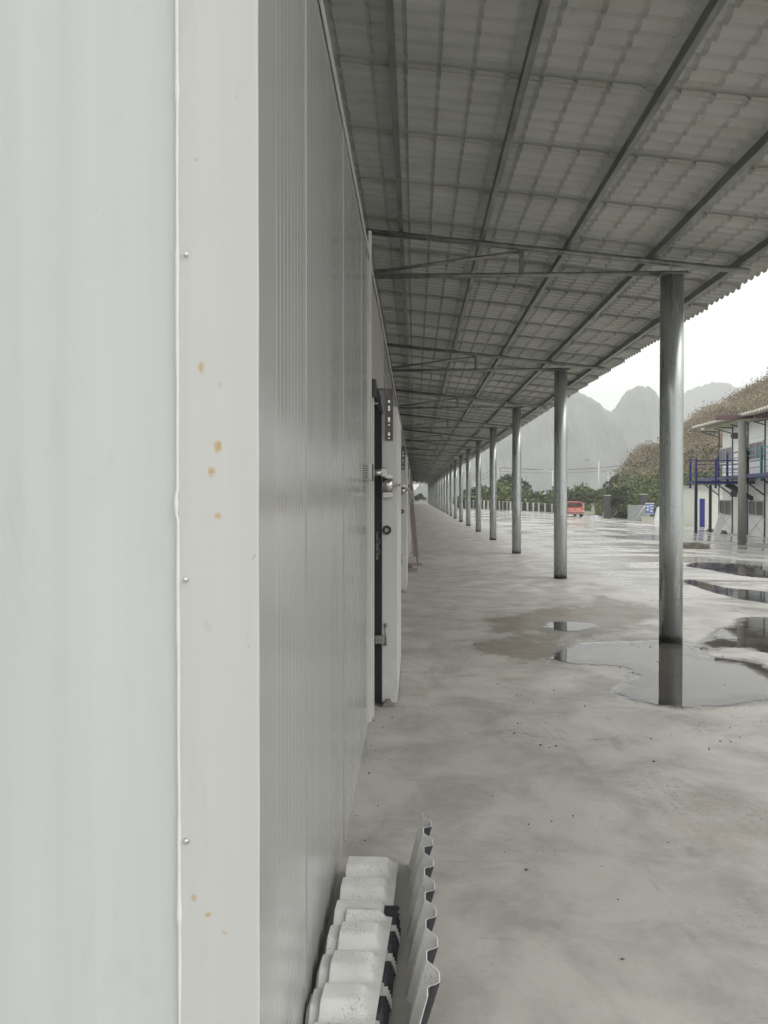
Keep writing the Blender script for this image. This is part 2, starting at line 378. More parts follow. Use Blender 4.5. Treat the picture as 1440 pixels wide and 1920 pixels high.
M['grey']=simple('grey_sheet_gate',(.30,.33,.32),.45,.4,.12)
M['blueboard']=simple('board_blue',(.12,.17,.42),.4)
M['white']=simple('white_paint',(.75,.76,.77),.5,var=.05)
M['lampgrey']=simple('lamp_pole_pale',(.62,.63,.63),.45,.2,.05)
M['cable']=simple('cable',(.10,.10,.10),.7)
M['blueroof']=simple('far_blue_roof',(.14,.24,.48),.5)
M['wallgrey']=simple('far_wall_grey',(.35,.36,.38),.8)
M['wallnavy']=simple('far_fence_navy',(.06,.07,.10),.6)
M['stone']=simple('rubble_stone',(.15,.135,.11),.9,var=.4,sc=5,bump=.01)
M['bag']=simple('pale_blue_bag',(.55,.60,.68),.6,var=.15,sc=6)
M['alu']=simple('dusty_aluminium',(.20,.175,.165),.45,.5,.15,20)
M['plywood']=simple('weathered_board',(.24,.20,.18),.8,var=.15,sc=12,stretch=(3,3,.4))

# ------------------------------------------------------------------ GROUND
CS_X=-.302; D0=1.474
print('corner x',atY(485,900,1.474).x,'base',gnd(690,1365),'col',atY(1257.5,1200,8).x,atY(967,1037,20).x); END=153.2
PUD={ # outlines measured on the photograph, laid out on the floor
 'A':[(1052,1222),(1040,1229),(1036,1236),(1060,1243),(1090,1244),(1118,1246),(1157,1249),(1178,1252),(1190,1260),(1189,1273),(1174,1283),(1156,1289),(1156,1298),(1172,1308),(1200,1316),(1235,1322),(1275,1327),(1320,1327),(1382,1321),(1440,1313),(1560,1318),(1640,1300),(1600,1275),(1500,1262),(1440,1252),(1400,1238),(1350,1235),(1316,1228),(1318,1216),(1290,1206),(1240,1200),(1200,1203),(1160,1204),(1100,1207),(1062,1214)],
 'B':[(1322,1220),(1350,1214),(1390,1214),(1440,1222),(1520,1236),(1620,1230),(1640,1190),(1540,1160),(1440,1158),(1395,1160),(1385,1172),(1350,1182),(1335,1196),(1312,1208)],
 'C':[(1024,1171),(1030,1179),(1050,1183),(1080,1184),(1100,1181),(1118,1175),(1108,1170),(1080,1167),(1045,1166)],
 'D':[(1102,1267),(1112,1271),(1126,1269),(1127,1264),(1112,1262)],
 'E':[(1284,1092),(1310,1101),(1345,1112),(1385,1122),(1440,1131),(1560,1150),(1600,1135),(1500,1112),(1440,1110),(1400,1106),(1350,1100),(1310,1090),(1290,1087)],
 'F':[(1290,1062),(1330,1068),(1380,1078),(1440,1084),(1560,1090),(1580,1075),(1500,1060),(1440,1062),(1390,1058),(1330,1055),(1300,1056)],
}
LABP={'A':'broad shallow puddle around the foot of the nearest column','B':'puddle on the open yard beyond the nearest column mirroring the house','C':'small oval puddle ringed by brown stain left of the nearest column','D':'tiny white puddle in the dry corridor floor','E':'thin slanting puddle on the yard behind the nearest column','F':'long dark puddle in front of the prefab house','G':'long faint puddle between the first two columns'}
def smooth_poly(pts,amp,key):
    rr=random.Random(key); n=len(pts); out=[]
    for i in range(n):
        p0,p1,p2,p3=[Vector(pts[(i+k)%n][:2]) for k in (-1,0,1,2)]
        L=(p2-p1).length; m=max(2,int(L/.05)); m=min(m,40)
        for k in range(m):
            t=k/m; q=.5*((2*p1)+(p2-p0)*t+(2*p0-5*p1+4*p2-p3)*t*t+(3*p1-p0-3*p2+p3)*t**3)
            q=q+Vector((rr.uniform(-amp,amp),rr.uniform(-amp,amp))); out.append(q)
    return out
polys={k:smooth_poly([gnd(*q) for q in v],.008 if k in 'ACD' else .02,k) for k,v in PUD.items()}
DAMP=[[(915,1160),(985,1150),(1060,1140),(1110,1135),(1100,1122),(1120,1118),(1165,1128),(1215,1142),(1232,1152),(1195,1165),(1170,1178),(1120,1188),(1072,1196),(1066,1215),(1050,1236),(985,1238),(910,1225),(898,1205),(960,1193),(1020,1188),(1000,1185),(930,1184)]]
def pip(P,poly):
    x,y=P[:,0],P[:,1]; ins=np.zeros(len(P),bool); n=len(poly)
    for i in range(n):
        x0,y0=poly[i]; x1,y1=poly[(i+1)%n]
        if y0==y1: continue
        c=((y0>y)!=(y1>y))&(x<(x1-x0)*(y-y0)/(y1-y0)+x0); ins^=c
    return ins
def pdist(P,poly):
    d=np.full(len(P),1e9); n=len(poly)
    for i in range(n):
        a=np.array(poly[i]); b=np.array(poly[(i+1)%n]); ab=b-a; L=max(ab@ab,1e-12)
        t=np.clip(((P-a)@ab)/L,0,1); q=a+t[:,None]*ab; d=np.minimum(d,np.hypot(P[:,0]-q[:,0],P[:,1]-q[:,1]))
    return d
xs=np.concatenate([np.arange(-9,-.5,1.0),np.arange(-.5,9,.05),np.arange(9,45,1.5),[46]])
ys=np.concatenate([np.arange(-9,2,1.0),np.arange(2,19,.05),np.arange(19,40,.5),np.arange(40,86,4.0),[88,100,120,158]])
X,Y=np.meshgrid(xs,ys); gzv=-np.clip(.05*(X-7),0,1.2)
V=np.stack([X.ravel(),Y.ravel(),gzv.ravel()],1)
yard=npmesh('yard_floor',V,grid_faces(len(xs),len(ys)),M['concrete']); tag(yard,kind='structure')
P2=V[:,:2].astype(float); near=(P2[:,0]<12)&(P2[:,0]>-.5)&(P2[:,1]>2)&(P2[:,1]<24)
silt=np.zeros(len(P2)); sn=None; wet=np.zeros(len(P2)); damp=np.zeros(len(P2)); Pn=P2[near]; wn=np.zeros(len(Pn)); sn=np.zeros(len(Pn))
for k,pl in polys.items():
    pl2=[(q.x,q.y) for q in pl][::2]
    d=pdist(Pn,pl2); ins=pip(Pn,pl2); wv=np.where(ins,np.clip(.85-d/.10,0,1),np.clip(1-d/(.16 if k in 'ABC' else .09),0,1)*.8)
    if k=='D': wv*=.6
    wn=np.maximum(wn,wv)
    if k in 'AD': sn=np.maximum(sn,np.where(ins,np.clip((d-.10)/.18,0,1),0))
for px,py in ((1140,1348),(1157,1390),(1160,1402),(1085,1293),(1110,1256),(1310,1385),(1380,1345),(905,1183),(1120,1368),(1020,1520),(1300,1600)):
    q=gnd(px,py); wn=np.maximum(wn,.50*np.exp(-((Pn[:,0]-q.x)**2+((Pn[:,1]-q.y)*.6)**2)/.07**2))
wet[near]=wn; silt[near]=sn
for dm in DAMP:
    pl2=[(gnd(*q).x,gnd(*q).y) for q in dm]; d=pdist(Pn,pl2); ins=pip(Pn,pl2)
    dv=np.where(ins,np.clip(.45+d/.45,0,.95),np.clip(.45-d/.45,-1,1)); dv=dv; damp[near]=np.maximum(damp[near],dv)
for nm,arr in (('wet',wet),('damp',damp),('silt',silt)):
    a=yard.data.attributes.new(nm,'FLOAT','POINT'); a.data.foreach_set('value',arr.astype(np.float32))
for k,pl in polys.items():
    pl2=[(q.x,q.y) for q in pl][::1 if k in 'CD' else 2]; A=np.array(pl2); st=.035 if k in 'ABCD' else .07; mg=.10
    gx_=np.arange(A[:,0].min()-mg,A[:,0].max()+mg+st,st); gy_=np.arange(A[:,1].min()-mg,A[:,1].max()+mg+st,st)
    X,Y=np.meshgrid(gx_,gy_); Q=np.stack([X.ravel(),Y.ravel()],1); d=pdist(Q,pl2); sd=np.where(pip(Q,pl2),d,-d)
    Fq=grid_faces(len(gx_),len(gy_)); Fq=Fq[(sd[Fq].max(1)>-mg*.8)]; used=np.unique(Fq); mp=np.full(len(Q),-1); mp[used]=np.arange(len(used))
    V=np.stack([Q[:,0],Q[:,1],-np.clip(.05*(Q[:,0]-7),0,1.2)+.003],1)[used]
    o=npmesh('puddle',V,mp[Fq],M['water']); a=o.data.attributes.new('sd','FLOAT','POINT')
    if len(o.data.vertices)==len(used): a.data.foreach_set('value',sd[used].astype(np.float32))
    tag(o,LABP[k],kind='structure')
# surrounding land
gx=np.array([-1500,-400,-100,-20,7,31,60,150,400,1500.]); gy=np.array([-280,-50,0,60,150,400,800,1450.])
X,Y=np.meshgrid(gx,gy); Z=-np.clip(.05*(X-7),0,1.2)-.03
g=npmesh('ground',np.stack([X.ravel(),Y.ravel(),Z.ravel()],1),grid_faces(len(gx),len(gy)),M['earth']); tag(g,kind='structure')

# ------------------------------------------------------------------ COLD STORE
WT=3.08
cs=thing('cold_store_building',(CS_X,D0,0),'long white panel cold store with a row of thick insulated doors along the corridor','building')
# front face (towards camera): one sheet left of the corner flashing
xf=atY(335,900,D0).x
mb=MB(); xx=-6.3
xx=xf-1.15*5
while xx<xf-.01:
    x1=xx+1.15; mb.box((xx+.003,D0+.004,0),(x1-.003,D0+.05,WT)); xx=x1
mb.box((-6.3,D0+.012,0),(xf-.002,D0+.055,WT-.002)); mb.build('front_wall',M['front'],cs)
# flashing: L shaped sheet, slightly proud, softly bent arris
prof=[(xf,D0+.0005)]; r=.004
prof=[(xf,D0+.003),(xf,D0)]
for k in range(5):
    t=k/4*PI/2; prof.append((CS_X-r+r*math.sin(t), D0+r-r*math.cos(t)))

nz=60; V=[];rr=random.Random(3)
for j in range(nz+1):
    z=WT*j/nz
    for i,(x,y) in enumerate(prof):
        wv=.0007*math.sin(z*7+1)+.0005*math.sin(z*19+x*30)
        V.append((x+(wv if i<2 else 0)+(wv*.6 if i>=2 else 0), y-(abs(wv)*.8 if i<2 else 0), z))
npmesh('corner_flashing',V,grid_faces(len(prof),nz+1),M['flash'],cs,smooth=False)
MB().box((CS_X-.0025,D0+r+.0002,0),(CS_X+.0004,D0+.16,WT)).build('shaded_side_flashing',M['side'],cs)  # return leg of the same flashing sheet, its shaded look put into the colour
# sealant bead down the joint
pts=[];rad=[];z=0
while z<WT:
    bul=sum(.0045*math.exp(-((z-c)/.018)**2) for c in (1.483,1.96,.68,2.28))
    pts.append((xf-.001+.0005*math.sin(z*3)+.0003*math.sin(z*23)+(-.003 if abs(z-1.483)<.02 else 0),D0-.001,z)); rad.append(.0033+.0004*math.sin(z*11)+.0003*math.sin(z*47)+bul*.35); z+=.012
MB().tube(pts,rad,8).build('sealant_bead',M['bead'],cs)
for (px,py) in ((348,478),(348,1087),(349,1577)):
    p=atY(px,py,D0); m=MB(); m.sphere((p.x,D0-.0015,p.z),.0055,14,8,(1,.75,1)); m.tube([(p.x,D0+.001,p.z),(p.x,D0-.0012,p.z)],.0068,16); m.sphere((p.x,D0-.0055,p.z),.0016,8,6)
    m.build('rivet',M['zinc'],cs)
# corridor wall, near stretch with fine ribs pressed into the sheet
def wall_profile(y0,y1,ribs,seams):
    P=[]; y=y0; P.append((y,CS_X-.002))
    ev=[]
    for s_ in seams: ev.append((s_,'s'))
    if ribs:
        k=y0+.045
        while k<y1-.02:
            if min([abs(k-s_) for s_ in seams]+[9])>.02: ev.append((k,'r'))
            k+=.05
    for yy,t in sorted(ev):
        wv=.0006*math.sin(yy*4.1)+.0004*math.sin(yy*9.7)
        if t=='r': P+=[(yy-.0025,CS_X-.002+wv),(yy,CS_X-.0032+wv),(yy+.0025,CS_X-.002+wv)]
        else: P+=[(yy-.004,CS_X-.002+wv),(yy-.002,CS_X-.006),(yy+.001,CS_X-.006),(yy+.002,CS_X+.0012+wv),(yy+.008,CS_X-.001+wv),(yy+.012,CS_X-.002+wv)]
    P.append((y1,CS_X-.002)); return P
NEAR_END=5.07
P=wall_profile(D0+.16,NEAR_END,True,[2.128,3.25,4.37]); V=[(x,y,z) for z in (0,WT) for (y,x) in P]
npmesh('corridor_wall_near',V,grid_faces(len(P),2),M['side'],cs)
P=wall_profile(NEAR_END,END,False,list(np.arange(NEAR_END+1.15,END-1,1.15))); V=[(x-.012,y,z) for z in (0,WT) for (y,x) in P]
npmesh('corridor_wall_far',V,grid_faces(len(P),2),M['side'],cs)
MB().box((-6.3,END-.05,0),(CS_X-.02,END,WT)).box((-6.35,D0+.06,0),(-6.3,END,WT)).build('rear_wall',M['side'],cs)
MB().box((-6.3,D0+.06,WT-.06),(CS_X-.02,END-.06,WT-.01)).build('store_ceiling',M['front'],cs)
m=MB(); m.box((CS_X-.06,D0+.002,WT),(CS_X+.006,END,WT+.012)); m.box((CS_X+.001,D0+.002,WT-.03),(CS_X+.006,END,WT)); m.box((-6.3,D0-.004,WT),(CS_X-.061,D0+.05,WT+.012)); m.build('top_trim',M['trim'],cs)
MB().box((CS_X-.004,5.055,0),(CS_X+.016,5.085,3.24)).build('wall_end_post',M['trim'],cs,bevel=.002)
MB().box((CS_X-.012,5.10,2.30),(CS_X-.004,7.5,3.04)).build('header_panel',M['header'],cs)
# foam fillet / concrete skirting along the wall foot
# ---- door (part) with its own pieces
Yd=5.45
door=MB().box((-.235,Yd,.022),(-.125,Yd+1.5,2.13)).build('cold_room_door',M['door'],cs,org=(-.235,Yd,0),bevel=.006)
MB().box((-.296,Yd+.03,.03),(-.238,Yd+1.46,2.15)).build('gasket',M['rubber'],door)
MB().box((-.303,Yd-.30,0),(-.277,Yd-.22,2.16)).build('door_jamb',M['trim'],door,bevel=.003)
m=MB(); m.box((-.303,Yd-.34,2.155),(-.262,Yd-.04,2.275)); m.build('door_track',M['black'],door)
m=MB(); m.beam((-.262,Yd-.02,2.24),(-.235,Yd-.02,2.08),.02,.05,Vector((0,1,0))); m.box((-.29,Yd-.05,2.185),(-.24,Yd-.03,2.192)); m.box((-.245,Yd-.05,2.13),(-.240,Yd-.03,2.20)); m.build('hanger_arm',M['blue_dark'],door)
p0=atY(722,728,Yd-.012); p1=atY(737,826,Yd-.012)
m=MB(); m.box((p0.x,Yd-.008,p1.z),(p1.x,Yd-.003,p0.z)); 
for xa in (p0.x,p1.x-.006): m.box((xa,Yd-.022,p1.z),(xa+.006,Yd-.008,p0.z))
m.box((p0.x+.006,Yd-.022,p1.z),(p1.x-.006,Yd-.008,p1.z+.006)); m.box((p0.x-.055,Yd-.012,p0.z-.014),(p1.x,Yd-.0,p0.z))
br=m.build('hanger_bracket',M['bracket'],door)
xc=(p0.x+p1.x)/2
MB().box((-.262,Yd-.002,2.128),(p1.x-.002,Yd+.02,p0.z-.016)).build('hanger_plate',M['grey'],door)
for py,h in ((753,.010),(766,.018),(787,.017),(797,.006),(814,.012),(822,.005)):
    q=atY(729,py,Yd-.02); MB().box((xc-.008,Yd-.03,q.z-h),(xc+.008,Yd-.009,q.z+h)).build('bolt',M['zinc'],door,bevel=.003)
# latch
m=MB(); q=atY(727,910,Yd-.06); m.tube([(q.x-.034,Yd-.06,q.z),(q.x+.034,Yd-.06,q.z)],.052,24)
m.box((q.x-.034,Yd-.07,q.z-.085),(q.x+.036,Yd-.002,q.z-.045)); m.box((q.x-.02,Yd-.06,q.z+.045),(q.x+.036,Yd-.002,q.z+.075)); m.build('latch_housing',M['chrome'],door,bevel=.002)
lv=[]; 
for t in range(9):
    a=t/8*PI/2; lv.append((q.x+.095+.055*math.sin(a),Yd-.045+.10*(1-math.cos(a)),q.z+.002-.06*(1-math.cos(a))))
MB().tube([(q.x+.034,Yd-.045,q.z+.002)]+lv+[(q.x+.156,Yd+.16,q.z-.10),(q.x+.157,Yd+.22,q.z-.13)],[.009]*9+[.010,.010,.011],12).build('lever_handle',M['chrome'],door)
a=atY(701,880,Yd-.1); b=atY(727,893,Yd-.1); m=MB(); m.tube([(a.x,Yd-.09,(a.z+b.z)/2),(a.x+.02,Yd-.105,(a.z+b.z)/2),(a.x+.045,Yd-.09,(a.z+b.z)/2)],.026,16); m.box((a.x+.02,Yd-.10,b.z),(b.x-.005,Yd-.0,a.z)); m.build('latch_bolt',M['chrome'],door,bevel=.002)
a=atY(681,868,4.55); b=atY(700,899,4.55); m=MB()
m.box((CS_X-.002,4.55,b.z),(CS_X+.03,4.95,a.z)); m.build('striker_block',M['plastic'],door,bevel=.004)
m=MB(); zz=a.z-.02; m.box((CS_X+.002,4.547,b.z+.01),(CS_X+.022,4.551,a.z-.01)); m.build('striker_backplate',M['black'],door); MB().box((CS_X+.031,4.86,b.z-.004),(CS_X+.036,4.94,a.z+.006)).build('striker_gasket',M['black'],door)
for k in range(6): m=MB(); zz=a.z-.016-k*.0135; m.box((CS_X+.002,4.543,zz),(CS_X+.022,4.5475,zz+.008)); m.build('striker_rib',M['plastic'],door)
q=atY(725,994,Yd-.012); m=MB(); m.tube([(q.x,Yd,q.z),(q.x,Yd-.016,q.z)],.033,24); m.build('knob',M['black'],door); MB().tube([(q.x,Yd-.016,q.z),(q.x,Yd-.022,q.z)],.014,16).tube([(q.x,Yd-.015,q.z),(q.x,Yd-.019,q.z)],.004,16).build('keyhole_ring',M['steel'],door)
# chain
m=MB(); zt=atY(708,998,Yd-.03).z; xb=atY(708,1010,Yd-.03).x
for k in range(5):
    c=Vector((xb+(.004 if k%2 else -.003),Yd-.03,zt-.03-k*.036)); lp=[]
    for t in range(13):
        aa=2*PI*t/12; lp.append(c+Vector((.009*math.cos(aa) if k%2 else .005*math.cos(aa),0 if k%2 else .008*math.cos(aa),.021*math.sin(aa))))
    m.tube(lp,.0022,6)
m.tube([(xb-.02,Yd-.03,zt),(xb+.008,Yd-.03,zt)],.0025,6); m.build('chain',M['steel'],door)
a=atY(704,1191,Yd-.03); b=atY(719,1206,Yd-.03); m=MB(); m.box((a.x,Yd-.05,b.z),(b.x,Yd-.02,a.z)); t1=atY(723,1172,Yd-.02); t2=atY(723,1209,Yd-.02)
m.tube([(t1.x,Yd-.018,t1.z),(t2.x,Yd-.018,t2.z)],.007,10); m.tube([(t1.x-.012,Yd-.014,t1.z),(t1.x+.018,Yd-.014,t1.z)],.009,8); m.tube([(t2.x-.018,Yd-.014,t2.z),(t2.x+.012,Yd-.014,t2.z)],.008,8); m.build('lower_latch',M['steel'],door)
m=MB(); m.prism([(-.245,Yd-.03,.0),(-.13,Yd-.03,.0),(-.165,Yd-.03,.03),(-.175,Yd-.03,.055),(-.205,Yd-.03,.055),(-.215,Yd-.03,.03)],(0,.05,0)); m.tube([(-.19,Yd-.04,.03),(-.19,Yd+.03,.03)],.018,10); m.build('floor_guide',M['steel'],door)
for k in range(1,24):
    y=6.27*k+.12
    if Yd+y+3>END: break
    dup(door,(0,y,0),cs)

# ------------------------------------------------------------------ CANOPY
COLX=atY(1257.5,1200,8).x; TY0=8.0; PITCHY=6.0; NB=25
tl=atY(690,434,TY0); tr=atY(1405,509,TY0); bl=atY(705,521,TY0); brp=atY(1242,514,TY0)
slope=(tr.z-tl.z)/(tr.x-tl.x)
def chz(x): return tl.z+slope*(x-tl.x)
print('truss',tl,tr,bl,brp,'slope',slope)
can=thing('corridor_canopy',(COLX,TY0,0),'long lean-to canopy of tile-effect sheets on round galvanised columns and light trusses','canopy')
def col_at(Y,first):
    n=28; m=MB(); m.tube([(COLX,Y,-.02),(COLX,Y,1.2),(COLX,Y,2.5),(COLX,Y,brp.z-.03)],.116,n)
    o=m.build('column',M['column'],can,org=(COLX,Y,0))
    MB().box((COLX-.14,Y-.13,brp.z-.03),(COLX+.14,Y+.13,brp.z-.018)).build('cap_plate',M['truss'],o)
    return o
c0=col_at(TY0,True)
XL=-1.0
def truss_at(Y):
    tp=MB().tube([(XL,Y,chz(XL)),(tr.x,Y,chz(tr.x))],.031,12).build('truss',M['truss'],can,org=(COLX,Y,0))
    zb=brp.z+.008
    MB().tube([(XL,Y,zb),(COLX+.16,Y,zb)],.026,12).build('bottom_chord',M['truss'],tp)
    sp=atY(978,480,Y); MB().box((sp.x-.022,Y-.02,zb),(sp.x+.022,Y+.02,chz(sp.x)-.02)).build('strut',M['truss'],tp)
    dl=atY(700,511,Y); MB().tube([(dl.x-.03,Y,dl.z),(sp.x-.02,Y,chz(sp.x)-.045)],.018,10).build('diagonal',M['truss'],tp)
    MB().box((XL-.03,Y-.03,WT-.01),(XL+.03,Y+.03,chz(XL)-.02)).build('rear_stub_post',M['truss'],tp)
    return tp
t0=truss_at(TY0)
for k in range(1,NB):
    dup(c0,(0,PITCHY*k,0),can); dup(t0,(0,PITCHY*k,0),can)
dup(c0,(0,-PITCHY-.0,0),can); dup(t0,(0,-PITCHY,0),can)
PY0=1.05; PY1=END+.4
pux=[atY(px,chz(0)*0+450,TY0).x for px in (752,905,1065,1225,1385)]; sp_=(pux[4]-pux[0])/4; pux=[pux[0]-sp_]+pux
PH=.075
for x in pux:
    z=chz(x)+.031; m=MB()   # C section
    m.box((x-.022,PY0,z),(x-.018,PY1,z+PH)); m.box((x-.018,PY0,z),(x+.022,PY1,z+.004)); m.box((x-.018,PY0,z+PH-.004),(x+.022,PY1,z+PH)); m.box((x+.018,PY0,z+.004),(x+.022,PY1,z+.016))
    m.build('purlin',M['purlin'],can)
EX=3.69
CR=.22; ncr=25; xs0=EX-CR*ncr
prof=[]
for i in range(ncr):
    a=xs0+i*CR
    prof.append((a+.001,.000)); prof.append((a+CR*.45,.000)); prof.append((a+CR*.86,-.004)); prof.append((a+CR*.999,-.024))
prof=np.array(prof); xsr=prof[:,0]; dz=prof[:,1]
SW=.96; V=[];F=[];base=0
def wave(y,pitch=.16):
    u=(y/pitch)%1.0; return np.where(u<.62,.5-.5*np.cos(2*np.pi*u/.62),0)*.036
k=0; off=.24
phase_y=PY0-(PY0%SW)+off-SW
while phase_y<PY1:
    ns=8 if phase_y<45 else 5
    yy=np.arange(0,SW+.055,.16/ns)+phase_y; yy=yy[(yy>=PY0-1e-6)&(yy<=PY1)]
    if len(yy)>1:
        tilt=(yy-phase_y)/SW*.030-.015; tilt=np.where(np.arange(len(yy))==len(yy)-1,-.019,tilt) if phase_y+SW<PY1 else tilt
        Xg,Yg=np.meshgrid(xsr,yy); jag=RNG.uniform(-.004,.004); jz=RNG.uniform(-.0015,.0015)
        Zg=tl.z+slope*(Xg-tl.x)+.031+PH+.024+dz[None,:]+wave(yy)[:,None]+tilt[:,None]+jz
        vs=np.stack([(Xg+jag).ravel(),Yg.ravel(),Zg.ravel()],1); V.append(vs); F.append(grid_faces(len(xsr),len(yy))+base); base+=len(vs)
    phase_y+=SW
# plain upslope remainder over the store
zr=chz(xs0)+.031+PH+.03; V.append(np.array([(-6.4,PY0,zr+slope*(-6.4-xs0)),(xs0+.03,PY0,zr),(xs0+.03,PY1,zr),(-6.4,PY1,zr+slope*(-6.4-xs0))])); F.append(np.array([[0,1,2,3]])+base)
npmesh('roof',np.concatenate(V),np.concatenate(F),M['roof'],can,smooth=False)
# gable infill behind, closing the loft above the store on its hidden side
MB().box((-6.4,PY0,WT+.02),(-6.36,PY1,zr+slope*(-6.4-xs0)-.01)).build('loft_side_sheet',M['roof'],can)

# ------------------------------------------------------------------ TILE SHEETS on the floor
def tile_strip(y0,y1,x0,x1,z0,fade,shear):
    """white corrugated offcut: crests run along X; fade = the pressed edge where the crests die into a flat rim"""
    ys_=np.arange(y0,y1+.001,.16/18)
    xs_=np.array([x0,x0+.003,x0+.02,x0+.05,x0+.08,x1-.050,x1-.040,x1-.030,x1-.022,x1-.004,x1]) if fade else np.linspace(x0,x1,11)
    Xg,Yg=np.meshgrid(xs_,ys_); u=((Yg+.035)/.16)%1.0
    w_=np.where(u<.84,np.clip(np.sin(np.pi*u/.84)*1.45,0,1)**.9,0)*.031
    if fade: w_=w_*np.clip(np.cos(np.clip((Xg-(x1-.050))/.030,0,1)*np.pi/2),0,1)
    Z=z0+w_+.0015*np.sin(Yg*9+x0*50); n=Z.size; Xs=Xg+shear*(Yg-2.5)
    V=np.concatenate([np.stack([Xs.ravel(),Yg.ravel(),Z.ravel()],1),np.stack([Xs.ravel(),Yg.ravel(),Z.ravel()-.0028],1)])
    f=grid_faces(len(xs_),len(ys_)); nx=len(xs_); ny=len(ys_)
    E=[]
    for j in range(ny-1): a=j*nx; E.append((a,a+nx,a+nx+n,a+n)); b=a+nx-1; E.append((b,b+n,b+nx+n,b+nx))
    for i in range(nx-1): a=i; E.append((a,a+n,a+1+n,a+1)); b=(ny-1)*nx+i; E.append((b,b+1,b+1+n,b+n))
    return V,np.concatenate([f,f[:,::-1]+n,np.array(E)]),nx,ny
def rimmed(o,mi): o.data.materials.append(M['tile_edge']); o.data.polygons.foreach_set('material_index',np.asarray(mi,np.int32))
TL=['topmost white tile sheet of the pile beside the wall','white tile sheet second from the top of the pile by the wall','white tile sheet third from the top of the pile by the wall','white tile sheet fourth from the top of the pile by the wall','white tile sheet fifth from the top, just above the lowest of the pile','bottom white tile sheet of the pile, lying on the floor by the wall']
for k in range(6):
    y1=[2.56,2.98,2.66,2.60,2.58,2.56][k]; x0=[-.232,-.272,-.274,-.270,-.273,-.275][k]; x1=[-.078,-.080,-.062,-.057,-.053,-.050][k]
    V,F,nx,ny=tile_strip(1.30,y1,x0,x1,[.092,.074,.056,.042,.028,.014][k],k<2,.06 if k==0 else .035 if k==1 else .055)
    V[:,1]+=k*.004
    o=npmesh('tile_sheet',V,F,M['tile'],None,smooth=True,org=(x0,1.4,.09-k*.0135)); tag(o,TL[k],'tile sheet','tile sheets piled by the wall')
    nt=(nx-1)*(ny-1); mi=np.zeros(len(F),int); mi[nt:2*nt]=1
    if k>=2:     # bare dark core shows where the cut ends stick out
        c=np.tile(np.arange(nx-1),ny-1); zz=V[F[:nt],2].mean(1)-[.092,.074,.056,.042,.028,.014][k]; mi[:nt]=np.where((c>=nx-4)&(zz>.014),1,0); mi[2*nt:]=1
    if len(o.data.polygons)==len(F): rimmed(o,mi)
    else: print('tile faces lost',len(F),len(o.data.polygons))
# loose valley-side dark nested ends come from the rims above
# standing sheet: on its long edge, leaning to the right
def standing():
    ys_=np.arange(1.96,3.10,.16/16); us=np.array([0,.06,.12,.18,.225]); n=len(us)*len(ys_)
    V0=[];V1=[]
    for y in ys_:
        for u in us:
            ph=((y+.085)/.16)%1; wv=(np.clip(math.sin(PI*ph/.72)*1.25,0,1) if ph<.72 else 0)*.034*(.75+.25*u/.225)
            lean=.26; x=-.026+u*math.sin(lean)*1.0; z=.0+u*math.cos(lean)
            nx_,nz_=math.cos(lean),-math.sin(lean)
            V0.append((x+nx_*wv,y,z+max(nz_*wv,-z))); V1.append((x+nx_*(wv+.003),y,z+max(nz_*(wv+.003),-z)))
    f=grid_faces(len(us),len(ys_)); nx=len(us); ny=len(ys_); E=[]
    for j in range(ny-1): a=j*nx; E.append((a,a+nx,a+nx+n,a+n)); b=a+nx-1; E.append((b,b+n,b+nx+n,b+nx))
    for i in range(nx-1): a=i; E.append((a,a+n,a+1+n,a+1)); b=(ny-1)*nx+i; E.append((b,b+1,b+1+n,b+n))
    return np.array(V0+V1),np.concatenate([f,f[:,::-1]+n,np.array(E)])
V,F=standing(); o=npmesh('standing_tile_sheet',V,F,M['tile'],smooth=False,org=(-.03,2.5,0)); nn=(len(V)//2//5-1)*4; mi=np.zeros(len(F),int); mi[nn:2*nn]=1; rimmed(o,mi); tag(o,'narrow white corrugated sheet standing on edge with a wavy rim beside the pile','tile sheet')

cm=MB(); rr=random.Random(11)
for k in range(170):
    if k<90: c=(rr.gauss(1.5,.9),rr.uniform(4.5,8.5))
    elif k<130: c=(CS_X+abs(rr.gauss(.05,.06)),rr.uniform(2.8,9))
    else: c=(rr.uniform(.2,3.2),rr.uniform(2,6))
    if c[0]<CS_X+.02: continue
    r_=rr.uniform(.002,.007)*(1.3 if rr.random()<.1 else 1); cm.sphere((c[0],c[1],r_*.4),r_,5,3,(rr.uniform(.8,1.6),rr.uniform(.7,1.2),.6))
o=cm.build('gravel_chips',M['stone']); tag(o,'tiny dark stone chips scattered over the corridor floor','gravel',kind='stuff')
# ------------------------------------------------------------------ LADDER leaning further along the wall
yl=16.8; top=atY(767,908,yl); ft=atY(783,1054,yl); ft.z=0
ld=thing('leaning_ladder',(ft.x,yl,0),'grey ladder leaning against the cold store wall beyond the second door','ladder')
a0=Vector((CS_X+.16,yl,top.z)); a1=Vector((ft.x,yl,0)); 
for dy in (0,.42): MB().beam(a0+Vector((0,dy,0)),a1+Vector((0,dy,0)),.03,.10,Vector((0,1,0))).build('rail',M['alu'],ld)
for k in range(1,7):
    c=a1.lerp(a0,k/7); MB().tube([c,c+Vector((0,.42,0))],.016,8).build('rung',M['alu'],ld)
b=thing('plank',(CS_X+.1,19,0),'long brown plank standing against the wall behind the ladder','plank')
MB().beam((CS_X+.14,19,2.05),(.03,18.8,0),.13,.05,Vector((0,-1,0))).build('board',M['plywood'],b)

